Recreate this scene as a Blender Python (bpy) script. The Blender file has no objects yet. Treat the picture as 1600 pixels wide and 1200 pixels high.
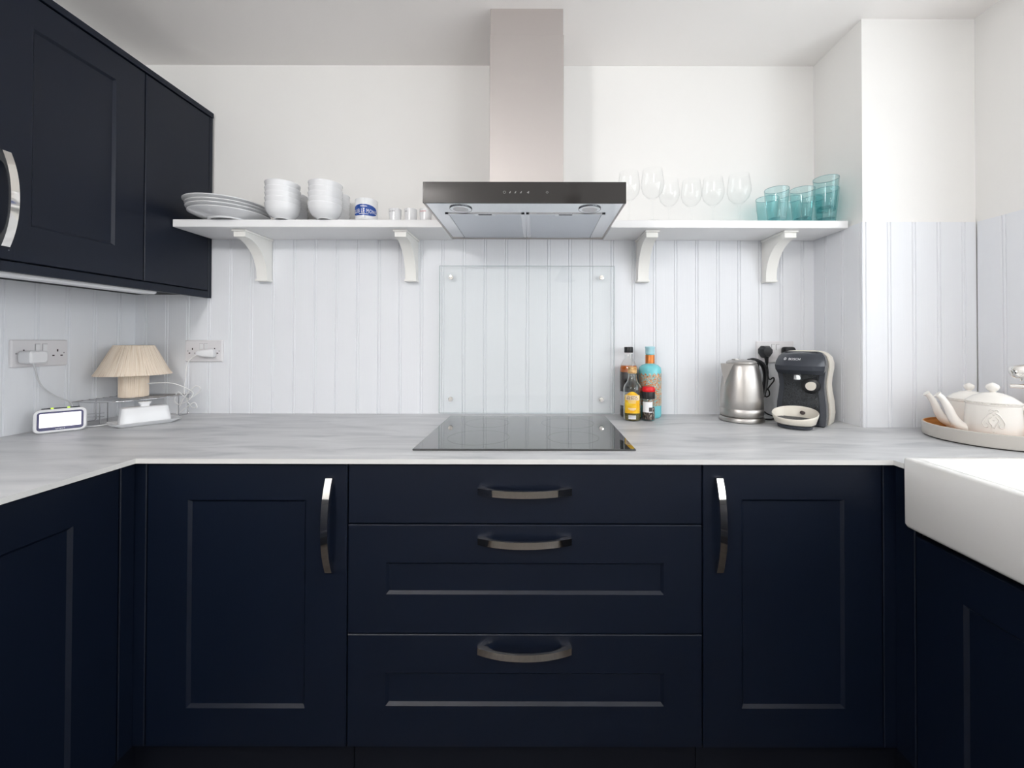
import bpy, bmesh, math, random
from mathutils import Vector, Matrix
R = math.radians
random.seed(7)
SC = bpy.context.scene
COL = SC.collection

# ------------------------------------------------------------------ camera
F_PX = 627.0
PITCH, ROLL = 0.5, 0.12
cam_d = bpy.data.cameras.new('camera')
cam_d.sensor_width = 36.0
cam_d.lens = F_PX / 1600 * 36
cam_d.shift_x = -38 / 1600
cam_d.shift_y = -(67 + F_PX * math.tan(R(PITCH))) / 1600
cam_d.clip_start = 0.02
cam = bpy.data.objects.new('camera', cam_d)
cam.location = (0, -1.6, 1.19)
cam.rotation_euler = (Matrix.Rotation(R(90 + PITCH), 3, 'X') @ Matrix.Rotation(R(ROLL), 3, 'Z')).to_euler()
COL.objects.link(cam)
SC.camera = cam

# ------------------------------------------------------------------ world, light, exposure
SC.view_settings.view_transform = 'Standard'
SC.view_settings.look = 'None'
SC.view_settings.gamma = 1.0
SC.view_settings.use_curve_mapping = False
SC.view_settings.exposure = 0.0
world = bpy.data.worlds.new('overcast_sky')
world.use_nodes = True
world.node_tree.nodes['Background'].inputs[0].default_value = (0.93, 0.97, 1.0, 1)
world.node_tree.nodes['Background'].inputs[1].default_value = 5.0
SC.world = world
SC.cycles.transparent_max_bounces = 32


def portal(name, loc, rot, sx, sy):
    d = bpy.data.lights.new(name, 'AREA')
    d.shape = 'RECTANGLE'
    d.size, d.size_y = sx, sy
    d.cycles.is_portal = True
    o = bpy.data.objects.new(name, d)
    o.location = loc
    o.rotation_euler = rot
    COL.objects.link(o)


WIN_R = dict(y0=-1.95, y1=-0.60, z0=1.03, z1=2.18)
WIN_B = dict(y0=-3.9, y1=-2.15, z0=0.7, z1=2.18)
Y_REAR = -4.1
FILL_L, FILL_R = 92.0, 26.0  # emission of the two added fill globes
portal('window_light', (1.62, (WIN_R['y0'] + WIN_R['y1']) / 2, 1.605), (0, R(90), 0), 1.15, 1.35)
portal('added_window_light', (1.62, -3.025, 1.44), (0, R(90), 0), 1.48, 1.75)  # portal of the added window behind the camera


# ------------------------------------------------------------------ materials
def lin(c):
    c = c / 255.0
    return c / 12.92 if c <= 0.04045 else ((c + 0.055) / 1.055) ** 2.4


def rgb(r, g, b):
    return (lin(r), lin(g), lin(b), 1)


def mat(name, col, rough=0.5, metal=0.0, spec=0.5, trans=0.0, ior=1.45, coat=0.0, alpha=1.0):
    m = bpy.data.materials.new(name)
    m.use_nodes = True
    b = m.node_tree.nodes['Principled BSDF']
    b.inputs['Base Color'].default_value = col
    b.inputs['Roughness'].default_value = rough
    b.inputs['Metallic'].default_value = metal
    b.inputs['Specular IOR Level'].default_value = spec
    b.inputs['Transmission Weight'].default_value = trans
    b.inputs['IOR'].default_value = ior
    b.inputs['Coat Weight'].default_value = coat
    return m


def N(m, kind, **kw):
    n = m.node_tree.nodes.new(kind)
    for k, v in kw.items():
        setattr(n, k, v)
    return n


def L(m, a, b):
    m.node_tree.links.new(a, b)


def bsdf(m):
    return m.node_tree.nodes['Principled BSDF']


def coords(m, scale):
    t = N(m, 'ShaderNodeTexCoord')
    mp = N(m, 'ShaderNodeMapping')
    mp.inputs['Scale'].default_value = scale
    L(m, t.outputs['Object'], mp.inputs['Vector'])
    return mp.outputs['Vector']


def noise_bump(m, scale=(1, 1, 1), nscale=20, strength=0.1, dist=0.002, detail=4):
    v = coords(m, scale)
    n = N(m, 'ShaderNodeTexNoise')
    n.inputs['Scale'].default_value = nscale
    n.inputs['Detail'].default_value = detail
    L(m, v, n.inputs['Vector'])
    b = N(m, 'ShaderNodeBump')
    b.inputs['Strength'].default_value = strength
    b.inputs['Distance'].default_value = dist
    L(m, n.outputs['Fac'], b.inputs['Height'])
    L(m, b.outputs['Normal'], bsdf(m).inputs['Normal'])
    return n


def noise_ramp(m, stops, scale=(1, 1, 1), nscale=5, detail=5, target='Base Color', distortion=0.0):
    v = coords(m, scale)
    n = N(m, 'ShaderNodeTexNoise')
    n.inputs['Scale'].default_value = nscale
    n.inputs['Detail'].default_value = detail
    n.inputs['Distortion'].default_value = distortion
    L(m, v, n.inputs['Vector'])
    r = N(m, 'ShaderNodeValToRGB')
    els = r.color_ramp.elements
    while len(els) < len(stops):
        els.new(0.5)
    for e, (p, c) in zip(els, stops):
        e.position = p
        e.color = c
    L(m, n.outputs['Fac'], r.inputs['Fac'])
    L(m, r.outputs['Color'], bsdf(m).inputs[target])
    return r


def thin_glass(name, tint=(1, 1, 1, 1), ior=1.45, rough=0.0, boost=1.0):
    m = bpy.data.materials.new(name)
    m.use_nodes = True
    nt = m.node_tree
    nt.nodes.remove(nt.nodes['Principled BSDF'])
    out = nt.nodes['Material Output']
    tr = N(m, 'ShaderNodeBsdfTransparent')
    tr.inputs['Color'].default_value = tint
    gl = N(m, 'ShaderNodeBsdfGlossy')
    gl.inputs['Roughness'].default_value = rough
    lw = N(m, 'ShaderNodeLayerWeight')
    lw.inputs['Blend'].default_value = 0.5
    pw = N(m, 'ShaderNodeMath', operation='POWER')
    pw.inputs[1].default_value = 5.0
    f0 = ((ior - 1) / (ior + 1)) ** 2
    ma = N(m, 'ShaderNodeMath', operation='MULTIPLY_ADD')
    ma.inputs[1].default_value = (1 - f0) * boost
    ma.inputs[2].default_value = f0 * boost
    mx = N(m, 'ShaderNodeMixShader')
    L(m, lw.outputs['Facing'], pw.inputs[0])
    L(m, pw.outputs[0], ma.inputs[0])
    L(m, ma.outputs[0], mx.inputs['Fac'])
    L(m, tr.outputs[0], mx.inputs[1])
    L(m, gl.outputs[0], mx.inputs[2])
    L(m, mx.outputs[0], out.inputs['Surface'])
    return m


M = {}
M['wall'] = mat('white_emulsion', rgb(238, 237, 235), 0.9, spec=0.2)
noise_bump(M['wall'], nscale=60, strength=0.05)
M['ceiling'] = mat('white_ceiling_paint', rgb(250, 247, 245), 0.95, spec=0.1)
M['board'] = mat('white_painted_board', rgb(232, 234, 238), 0.5, spec=0.35)
noise_bump(M['board'], scale=(14, 14, 0.6), nscale=14, strength=0.22, dist=0.0015)
M['shelf'] = mat('white_shelf_paint', rgb(240, 240, 241), 0.45, spec=0.4)
M['bracket'] = mat('offwhite_bracket_paint', rgb(240, 239, 235), 0.5, spec=0.35)
M['navy'] = mat('navy_cabinet', rgb(6, 16, 33), 0.45, spec=0.41)
nb = noise_bump(M['navy'], scale=(18, 18, 1.2), nscale=16, strength=0.08, dist=0.0008)
M['carcass'] = mat('navy_carcass', rgb(9, 13, 21), 0.6, spec=0.3)
M['black_gap'] = mat('dark_plinth', rgb(12, 16, 26), 0.6, spec=0.3)
M['worktop'] = mat('grey_streaked_worktop', rgb(200, 202, 206), 0.38, spec=0.4)
noise_ramp(M['worktop'], [(0.28, rgb(168, 171, 175)), (0.45, rgb(193, 194, 196)), (0.6, rgb(203, 204, 206)), (0.75, rgb(214, 214, 215))],
           scale=(1.0, 5.0, 1), nscale=3.6, detail=10, distortion=0.9)
M['worktop_edge'] = mat('pale_worktop_edge', rgb(222, 221, 219), 0.45, spec=0.4)
M['steel'] = mat('brushed_steel', (0.56, 0.525, 0.51, 1), 0.5, metal=1.0)
bs = bsdf(M['steel'])
bs.inputs['Anisotropic'].default_value = 0.0
noise_bump(M['steel'], scale=(1, 1, 90), nscale=14, strength=0.03, dist=0.0005)
M['kettle_steel'] = mat('kettle_brushed_steel', (0.50, 0.48, 0.46, 1), 0.36, metal=1.0)
noise_bump(M['kettle_steel'], scale=(1, 1, 120), nscale=12, strength=0.03, dist=0.0005)
M['hood_steel'] = mat('hood_underside_steel', (0.82, 0.83, 0.85, 1), 0.2, metal=1.0)
M['chrome'] = mat('polished_chrome', (0.80, 0.78, 0.75, 1), 0.06, metal=1.0)
M['wire'] = mat('chrome_wire', (0.62, 0.62, 0.64, 1), 0.18, metal=1.0)
M['filter'] = mat('hood_filter_mesh', (0.66, 0.68, 0.72, 1), 0.42, metal=0.9)
fv = coords(M['filter'], (1, 1, 1))
chk = N(M['filter'], 'ShaderNodeTexVoronoi')
chk.inputs['Scale'].default_value = 260
L(M['filter'], fv, chk.inputs['Vector'])
fb = N(M['filter'], 'ShaderNodeBump')
fb.inputs['Strength'].default_value = 0.25
fb.inputs['Distance'].default_value = 0.001
L(M['filter'], chk.outputs['Distance'], fb.inputs['Height'])
L(M['filter'], fb.outputs['Normal'], bsdf(M['filter']).inputs['Normal'])
M['hood_glass'] = mat('smoked_hood_glass', rgb(54, 52, 51), 0.04, spec=0.25)
M['icon'] = mat('icon_print', rgb(150, 150, 148), 0.5)
M['hob'] = mat('black_ceramic_glass', rgb(14, 16, 18), 0.02, spec=1.0, ior=1.6, coat=0.5)
M['ceramic'] = mat('white_glazed_ceramic', rgb(232, 233, 235), 0.14, spec=0.5)
M['sink'] = mat('white_fireclay', rgb(238, 237, 235), 0.12, spec=0.5)
M['teapot'] = mat('ivory_glazed_stoneware', rgb(243, 239, 233), 0.22, spec=0.5)
M['plastic_white'] = mat('white_plastic', rgb(226, 226, 228), 0.35)
M['socket'] = mat('white_socket_plastic', rgb(222, 220, 222), 0.35)
M['slot'] = mat('dark_pin_slot', rgb(60, 50, 50), 0.6)
M['slot_shadow'] = mat('grey_switch_gap', rgb(150, 148, 150), 0.6)
M['cord_white'] = mat('white_cord', rgb(236, 236, 236), 0.5)
M['cord_grey'] = mat('pale_grey_cord', rgb(205, 206, 208), 0.5)
M['black_plastic'] = mat('black_plastic', rgb(22, 23, 26), 0.35)
M['charcoal'] = mat('charcoal_gloss_plastic', rgb(54, 58, 66), 0.2)
M['face_black'] = mat('speckled_black_plastic', rgb(24, 26, 30), 0.25)
fr_ = noise_ramp(M['face_black'], [(0.42, rgb(18, 20, 23)), (0.72, rgb(58, 62, 66))], nscale=420, detail=1)
M['cream'] = mat('cream_plastic', rgb(231, 225, 213), 0.3)
M['silver'] = mat('silver_plastic', (0.75, 0.77, 0.78, 1), 0.25, metal=0.8)
M['raffia'] = mat('wound_raffia_string', rgb(234, 218, 200), 0.85, spec=0.15)
_m = M['raffia']
_t = N(_m, 'ShaderNodeTexCoord')
_x = N(_m, 'ShaderNodeSeparateXYZ')
L(_m, _t.outputs['Object'], _x.inputs[0])
_a = N(_m, 'ShaderNodeMath', operation='ARCTAN2')
L(_m, _x.outputs['Y'], _a.inputs[0])
L(_m, _x.outputs['X'], _a.inputs[1])
_z = N(_m, 'ShaderNodeMath', operation='MULTIPLY')
_z.inputs[1].default_value = 0.35
L(_m, _x.outputs['Z'], _z.inputs[0])
_c = N(_m, 'ShaderNodeCombineXYZ')
L(_m, _a.outputs[0], _c.inputs['X'])
L(_m, _z.outputs[0], _c.inputs['Y'])
_n = N(_m, 'ShaderNodeTexNoise')
_n.inputs['Scale'].default_value = 26
_n.inputs['Detail'].default_value = 4
L(_m, _c.outputs[0], _n.inputs['Vector'])
_r = N(_m, 'ShaderNodeValToRGB')
for e, (p, c) in zip((_r.color_ramp.elements[0], _r.color_ramp.elements.new(0.5), _r.color_ramp.elements[-1]), ((0.28, rgb(196, 174, 150)), (0.45, rgb(234, 217, 198)), (0.75, rgb(244, 233, 219)))):
    e.position = p
    e.color = c
L(_m, _n.outputs['Fac'], _r.inputs['Fac'])
L(_m, _r.outputs['Color'], bsdf(_m).inputs['Base Color'])
M['red'] = mat('red_plastic', rgb(214, 20, 30), 0.35)
M['cork'] = mat('tan_cork', rgb(214, 176, 120), 0.7)
noise_ramp(M['cork'], [(0.35, rgb(180, 130, 76)), (0.6, rgb(222, 186, 132))], nscale=120)
M['yellow_label'] = mat('yellow_paper_label', rgb(240, 190, 20), 0.5)
noise_ramp(M['yellow_label'], [(0.4, rgb(232, 170, 8)), (0.65, rgb(247, 212, 60))], nscale=30)
M['cream_label'] = mat('cream_paper_label', rgb(238, 216, 186), 0.5)
M['grey_label'] = mat('grey_paper_label', rgb(168, 168, 176), 0.5)
M['white_print'] = mat('white_print', rgb(245, 245, 248), 0.4)
M['dark_print'] = mat('dark_red_print', rgb(70, 30, 28), 0.5)
M['black_print'] = mat('dark_grey_print', rgb(70, 66, 66), 0.5)
M['red_print'] = mat('red_print', rgb(205, 70, 66), 0.5)
M['blue_badge'] = mat('blue_badge_print', rgb(36, 74, 152), 0.25)
M['dark_liquid'] = mat('dark_brown_liquid', rgb(30, 16, 12), 0.1, spec=0.6)
M['amber'] = mat('amber_liquid', rgb(226, 118, 40), 0.1, trans=0.4)
M['oil'] = mat('pale_oil', rgb(196, 178, 80), 0.05, trans=0.75, ior=1.3)
M['peppercorn'] = mat('peppercorns', rgb(66, 52, 44), 0.7)
noise_ramp(M['peppercorn'], [(0.38, rgb(34, 26, 24)), (0.55, rgb(92, 74, 62)), (0.7, rgb(205, 196, 184))], nscale=150, detail=1)
M['teal_bottle'] = mat('teal_bottle_glass', rgb(116, 200, 208), 0.12, spec=0.6)
M['pale_teal'] = mat('pale_teal_stopper', rgb(170, 216, 226), 0.15)
M['copper'] = mat('copper_foil', rgb(200, 120, 62), 0.35, metal=0.6)
M['floral'] = mat('copper_floral_print', rgb(206, 130, 70), 0.4)
v_ = coords(M['floral'], (1, 1, 1))
nz = N(M['floral'], 'ShaderNodeTexNoise')
nz.inputs['Scale'].default_value = 75
nz.inputs['Detail'].default_value = 1.5
nz.inputs['Distortion'].default_value = 2.2
L(M['floral'], v_, nz.inputs['Vector'])
rp = N(M['floral'], 'ShaderNodeValToRGB')
rp.color_ramp.interpolation = 'CONSTANT'
stops = [(0.0, rgb(126, 206, 210)), (0.41, rgb(86, 92, 70)), (0.445, rgb(206, 118, 50)), (0.53, rgb(232, 190, 150)), (0.57, rgb(132, 208, 210)), (0.64, rgb(120, 84, 50)), (0.67, rgb(214, 140, 70))]
while len(rp.color_ramp.elements) < len(stops):
    rp.color_ramp.elements.new(0.5)
for e, (p, c) in zip(rp.color_ramp.elements, stops):
    e.position = p
    e.color = c
L(M['floral'], nz.outputs['Fac'], rp.inputs['Fac'])
L(M['floral'], rp.outputs['Color'], bsdf(M['floral']).inputs['Base Color'])
M['tray_outside'] = mat('grey_lacquer', rgb(196, 192, 186), 0.45)
M['tray_wood'] = mat('bamboo_lining', rgb(214, 150, 86), 0.35)
noise_ramp(M['tray_wood'], [(0.35, rgb(196, 128, 66)), (0.65, rgb(224, 164, 98))], scale=(3, 3, 40), nscale=4)
M['rubber'] = mat('dark_rubber', rgb(60, 58, 56), 0.7)
M['navy_bezel'] = mat('indigo_bezel', rgb(66, 66, 104), 0.2)
M['floor'] = mat('dark_floor', rgb(62, 56, 52), 0.5)
noise_ramp(M['floor'], [(0.3, rgb(54, 48, 44)), (0.7, rgb(72, 65, 60))], scale=(8, 1, 1), nscale=4)
M['frame_white'] = mat('white_window_frame', rgb(238, 238, 238), 0.35)
M['pendant'] = mat('black_enamel', rgb(12, 13, 16), 0.3)
M['pendant_grey'] = mat('grey_enamel', rgb(120, 124, 128), 0.35)
M['pane'] = thin_glass('window_glass', (1, 1, 1, 1))
M['splash_glass'] = thin_glass('toughened_glass', (0.992, 0.999, 0.998, 1), boost=1.0)
M['splash_edge'] = mat('green_glass_edge', rgb(186, 204, 204), 0.1, trans=0.3)
M['clear_glass'] = thin_glass('clear_drinking_glass', (0.996, 0.998, 0.998, 1), boost=0.55)
M['bottle_glass'] = thin_glass('clear_bottle_glass', (0.965, 0.975, 0.97, 1), boost=2.0)
M['real_glass'] = mat('thick_bottle_glass', (0.96, 0.98, 0.97, 1), 0.0, trans=1.0, ior=1.45)
M['teal_glass'] = thin_glass('teal_drinking_glass', (0.855, 0.953, 0.957, 1), ior=1.5)
M['teal_base'] = thin_glass('teal_glass_base', (0.70, 0.89, 0.905, 1), ior=1.5)
scr = bpy.data.materials.new('lit_screen')
scr.use_nodes = True
bsdf(scr).inputs['Base Color'].default_value = (0.05, 0.05, 0.06, 1)
bsdf(scr).inputs['Emission Color'].default_value = (0.96, 0.93, 1.0, 1)
bsdf(scr).inputs['Emission Strength'].default_value = 1.35
M['screen'] = scr
led = bpy.data.materials.new('lit_green_led')
led.use_nodes = True
bsdf(led).inputs['Base Color'].default_value = (0.1, 0.2, 0.02, 1)
bsdf(led).inputs['Emission Color'].default_value = (0.65, 0.95, 0.08, 1)
bsdf(led).inputs['Emission Strength'].default_value = 1.2
M['led'] = led


# ------------------------------------------------------------------ mesh helpers
class MB:
    def __init__(s):
        s.v = []
        s.f = []

    def add(s, verts, faces):
        o = len(s.v)
        s.v += [tuple(p) for p in verts]
        s.f += [tuple(i + o for i in f) for f in faces]
        return s

    def box(s, x0, x1, y0, y1, z0, z1, b=0.0, seg=1):
        bm = bmesh.new()
        bmesh.ops.create_cube(bm, size=1)
        for v in bm.verts:
            v.co = Vector(((x0 + x1) / 2 + v.co.x * (x1 - x0), (y0 + y1) / 2 + v.co.y * (y1 - y0), (z0 + z1) / 2 + v.co.z * (z1 - z0)))
        if b > 0:
            bmesh.ops.bevel(bm, geom=list(bm.edges), offset=b, segments=seg, profile=0.5, affect='EDGES')
        s.from_bm(bm)
        return s

    def from_bm(s, bm):
        bm.verts.index_update()
        s.add([v.co[:] for v in bm.verts], [[v.index for v in f.verts] for f in bm.faces])
        bm.free()
        return s

    def rings(s, rings, cap0=True, cap1=True, closed=False):
        n = len(rings[0])
        o = len(s.v)
        for r in rings:
            s.v += [tuple(p) for p in r]
        m = len(rings)
        for i in range(m if closed else m - 1):
            a, b = o + i * n, o + ((i + 1) % m) * n
            for j in range(n):
                k = (j + 1) % n
                s.f.append((a + j, a + k, b + k, b + j))
        if not closed:
            if cap0:
                s.f.append(tuple(o + j for j in reversed(range(n))))
            if cap1:
                s.f.append(tuple(o + (m - 1) * n + j for j in range(n)))
        return s

    def lathe(s, prof, n=32, c=(0, 0, 0), sx=1.0, sy=1.0, closed=False, cap0=True, cap1=True):
        rs = []
        for r, z in prof:
            rs.append([(c[0] + sx * r * math.cos(2 * math.pi * j / n), c[1] + sy * r * math.sin(2 * math.pi * j / n), c[2] + z) for j in range(n)])
        return s.rings(rs, cap0, cap1, closed)

    def tube(s, pts, r, n=8, closed=False, flat=None):
        """sweep; r is a number or one per point; flat=(a,b) scales the section"""
        P = [Vector(p) for p in pts]
        m = len(P)
        rr = r if isinstance(r, (list, tuple)) else [r] * m
        rs = []
        up = None
        for i in range(m):
            if closed:
                t = (P[(i + 1) % m] - P[i - 1])
            else:
                t = P[min(i + 1, m - 1)] - P[max(i - 1, 0)]
            t.normalize()
            if up is None:
                up = Vector((0, 0, 1)) if abs(t.z) < 0.9 else Vector((1, 0, 0))
            a = t.cross(up)
            if a.length < 1e-6:
                a = t.orthogonal()
            a.normalize()
            b = a.cross(t).normalized()
            up = b
            fa, fb_ = flat or (1, 1)
            rs.append([P[i] + a * (rr[i] * fa * math.cos(2 * math.pi * j / n)) + b * (rr[i] * fb_ * math.sin(2 * math.pi * j / n)) for j in range(n)])
        return s.rings(rs, True, True, closed)

    def prism(s, pts, ext):
        """planar polygon (3D points) extruded by vector ext"""
        e = Vector(ext)
        n = len(pts)
        a = [Vector(p) for p in pts]
        return s.rings([a, [p + e for p in a]])

    def xf(s, m):
        s.v = [tuple(m @ Vector(p)) for p in s.v]
        return s

    def map(s, fn):
        s.v = [tuple(fn(p)) for p in s.v]
        return s


def smooth_pts(ctrl, k=8, closed=False):
    """Catmull-Rom through control points"""
    P = [Vector(p) for p in ctrl]
    n = len(P)
    out = []
    rng = range(n) if closed else range(n - 1)
    for i in rng:
        if closed:
            p0, p1, p2, p3 = P[i - 1], P[i], P[(i + 1) % n], P[(i + 2) % n]
        else:
            p0, p1, p2, p3 = P[max(i - 1, 0)], P[i], P[i + 1], P[min(i + 2, n - 1)]
        for q in range(k):
            t = q / k
            out.append(0.5 * ((2 * p1) + (p2 - p0) * t + (2 * p0 - 5 * p1 + 4 * p2 - p3) * t * t + (3 * p1 - p0 - 3 * p2 + p3) * t ** 3))
    if not closed:
        out.append(P[-1])
    return out


def rrect(w, d, r, z, n=5, c=(0, 0)):
    """rounded rectangle ring in plan"""
    pts = []
    r = min(r, w / 2 - 1e-5, d / 2 - 1e-5)
    for qx, qy, a0 in ((1, 1, 0), (-1, 1, 90), (-1, -1, 180), (1, -1, 270)):
        for i in range(n + 1):
            a = R(a0 + 90 * i / n)
            pts.append((c[0] + qx * (w / 2 - r) + r * math.cos(a), c[1] + qy * (d / 2 - r) + r * math.sin(a), z))
    return pts


def obj(name, mb, m, parent=None, smooth=None, local=False, merge=False):
    me = bpy.data.meshes.new(name)
    me.from_pydata(mb.v, [], mb.f)
    bm = bmesh.new()
    bm.from_mesh(me)
    if merge:
        bmesh.ops.remove_doubles(bm, verts=bm.verts, dist=1e-6)
    bmesh.ops.recalc_face_normals(bm, faces=bm.faces)
    bm.to_mesh(me)
    bm.free()
    if smooth is not None:
        me.shade_smooth()
        me.set_sharp_from_angle(angle=R(smooth))
    me.materials.append(m)
    o = bpy.data.objects.new(name, me)
    COL.objects.link(o)
    if parent is not None:
        o.parent = parent
        if not local:                      # verts were given in world space
            off = Vector((0, 0, 0))
            p = parent
            while p is not None:
                off += p.location
                p = p.parent
            o.location = -off
    return o


def tag(o, label, cat=None, group=None, kind=None):
    if label:
        o['label'] = label
    if cat:
        o['category'] = cat
    if group:
        o['group'] = group
    if kind:
        o['kind'] = kind
    return o


def thing(name, label, cat, loc=(0, 0, 0), rotz=0.0, group=None):
    o = bpy.data.objects.new(name, None)
    o.empty_display_size = 0.05
    o.location = loc
    o.rotation_euler = (0, 0, rotz)
    COL.objects.link(o)
    return tag(o, label, cat, group)


def struct(name, mb, m, label):
    o = obj(name, mb, m)
    o['kind'] = 'structure'
    o['label'] = label
    return o


def dup(root, loc=None, rotz=None, label=None):
    r = root.copy()
    COL.objects.link(r)
    if loc is not None:
        r.location = loc
    if rotz is not None:
        r.rotation_euler = (0, 0, rotz)
    if label:
        r['label'] = label
    for ch in list(root.children):
        c = ch.copy()
        COL.objects.link(c)
        c.parent = r
        for g in list(ch.children):
            d = g.copy()
            COL.objects.link(d)
            d.parent = c
    return r


def text_flat(s, size, spacing=1.0):
    """flat text mesh -> (verts2d, faces, width)"""
    cu = bpy.data.curves.new('lettering', 'FONT')
    cu.body = s
    cu.size = size
    cu.space_character = spacing
    cu.resolution_u = 3
    to = bpy.data.objects.new('lettering', cu)
    COL.objects.link(to)
    dg = bpy.context.evaluated_depsgraph_get()
    me = bpy.data.meshes.new_from_object(to.evaluated_get(dg))
    vs = [(v.co.x, v.co.y) for v in me.vertices]
    fs = [tuple(p.vertices) for p in me.polygons]
    bpy.data.objects.remove(to)
    bpy.data.curves.remove(cu)
    bpy.data.meshes.remove(me)
    w = max((v[0] for v in vs), default=0) - min((v[0] for v in vs), default=0)
    x0 = min((v[0] for v in vs), default=0)
    vs = [(v[0] - x0 - w / 2, v[1]) for v in vs]
    return vs, fs, w


def text_mb(s, size, fn):
    vs, fs, w = text_flat(s, size)
    mb = MB()
    mb.add([fn(u, v) for u, v in vs], fs)
    return mb


# ------------------------------------------------------------------ the room
XL, XR = -1.6, 1.495
PX, PY = 1.1075, -0.238          # pier: inner face x, front face y
ZC = 2.30
BT = 0.008                       # board thickness
Z_WT = 0.90
Z_BT = 1.598                     # top of the boarding
struct('floor', MB().box(-1.9, 1.9, Y_REAR - 0.2, 0.2, -0.1, 0.0), M['floor'], 'dark kitchen floor below the cabinets')
struct('ceiling', MB().box(-1.9, 1.9, Y_REAR - 0.2, 0.2, ZC, ZC + 0.1), M['ceiling'], 'plain white ceiling above the cooker hood')
wall_back = struct('wall_back', MB().box(XL - 0.1, XR + 0.2, BT, 0.12, 0, ZC), M['wall'], 'white back wall behind hood and shelves')
wall_left = struct('wall_left', MB().box(XL - 0.12, XL - BT, Y_REAR, 0.008, 0, ZC), M['wall'], 'white left wall behind the navy wall cabinet')
wall_pier = struct('wall_pier', MB().box(PX + BT, XR + 0.05, PY + BT, 0.0079, 0, ZC), M['wall'], 'white boxed-out pier in the right corner')
mb = MB()
X0, X1 = XR + BT, XR + 0.2
wa, wb = WIN_R, WIN_B
mb.box(X0, X1, Y_REAR, wb['y0'], 0, ZC)
mb.box(X0, X1, wb['y1'], wa['y0'], 0, ZC)
mb.box(X0, X1, wa['y1'], 0.0, 0, ZC)
for w in (wa, wb):
    mb.box(X0, X1, w['y0'], w['y1'], 0, w['z0'])
    mb.box(X0, X1, w['y0'], w['y1'], w['z1'], ZC)
wall_right = struct('wall_right', mb, M['wall'], 'white right wall with the window over the sink')
struct('wall_front', MB().box(-1.9, 1.9, Y_REAR - 0.15, Y_REAR, 0, ZC), M['wall'], 'white wall behind the camera')


def board_mb(width, z0, z1, u0=0.0):
    """one beaded board: local u along the wall, n out of the wall (n=0 is the face), z up"""
    P = 0.0845
    prof = [(0.0, -0.0030), (0.0016, 0.0), (0.0712, 0.0), (0.0730, -0.0030), (0.0738, -0.0030), (0.0756, -0.0004), (0.0785, 0.0002), (0.0812, -0.0004), (0.0830, -0.0030), (P, -0.0030)]
    a, b = u0, u0 + width

    def at(u):
        for (p, q), (p2, q2) in zip(prof, prof[1:]):
            if p <= u <= p2:
                return q + (q2 - q) * (u - p) / max(p2 - p, 1e-9)
        return prof[-1][1]
    pts = [(a, at(a))] + [(u, n) for u, n in prof if a + 1e-6 < u < b - 1e-6] + [(b, at(b))]
    pts = [(u - u0, n) for u, n in pts] + [(b - u0, -BT), (0, -BT)]
    m = MB()
    m.prism([(u, -n, z0) for u, n in pts], (0, 0, z1 - z0))   # n out of wall = -y in local frame
    return m


def boards(parent, origin, ang, length, phase, z0, z1):
    """boards along local +u from origin; ang turns u (0: +x, facing -y). phase: u of first bead centre"""
    P = 0.0845
    start = phase - 0.0785
    while start > 0:
        start -= P
    full = None
    u = start
    rot = Matrix.Rotation(ang, 4, 'Z')
    while u < length - 0.004:
        a, b = max(u, 0.0), min(u + P, length)
        if b - a > 0.006:
            pos = Vector(origin) + rot @ Vector((a, 0, 0))
            if abs(b - a - P) < 1e-6 and full is not None:
                o = full.copy()
                COL.objects.link(o)
            else:
                o = obj('board', board_mb(b - a, z0, z1, a - u), M['board'])
                if abs(b - a - P) < 1e-6:
                    full = o
            o.parent = parent
            o.location = pos - parent.location
            o.rotation_euler = (0, 0, ang)
        u += P


boards(wall_back, (XL, 0, 0), 0, PX - XL, -1.2198 - XL, 0.86, Z_BT)
boards(wall_left, (XL, -2.1, 0), R(90), 2.1, (2.1 - 0.0614) % 0.0845, 0.86, Z_BT)
boards(wall_pier, (PX, 0.0, 0), R(-90), 0.238, 0.064, 0.86, Z_BT)
boards(wall_pier, (PX, PY, 0), 0, XR - PX, 1.199 - PX, 0.86, Z_BT)
boards(wall_right, (XR, PY, 0), R(-90), abs(WIN_R['y1'] - PY), 0.319 - 0.238, 0.86, Z_BT)


# windows (out of frame, they light the room)
def window(name, label, o, U, V, axis):
    """frame + mullion + panes; axis 'x' = plane normal along x"""
    (u0, u1), (v0, v1) = U, V

    def bx(m, a, b, c, d, t0, t1):
        if axis == 'x':
            m.box(o + t0, o + t1, a, b, c, d)
        else:
            m.box(a, b, o + t0, o + t1, c, d)
        return m
    fw = 0.055
    fm = MB()
    for a, b, c, d in ((u0, u0 + fw, v0, v1), (u1 - fw, u1, v0, v1), (u0 + fw, u1 - fw, v0, v0 + fw), (u0 + fw, u1 - fw, v1 - fw, v1), ((u0 + u1) / 2 - 0.03, (u0 + u1) / 2 + 0.03, v0 + fw, v1 - fw)):
        bx(fm, a, b, c, d, 0, 0.06)
    fr = obj(name, fm, M['frame_white'])
    fr['kind'] = 'structure'
    fr['label'] = label
    mid = (u0 + u1) / 2
    for a, b in ((u0 + fw, mid - 0.03), (mid + 0.03, u1 - fw)):
        p = bx(MB(), a, b, v0 + fw, v1 - fw, 0.025, 0.031)
        obj('pane', p, M['pane'], fr)


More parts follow.
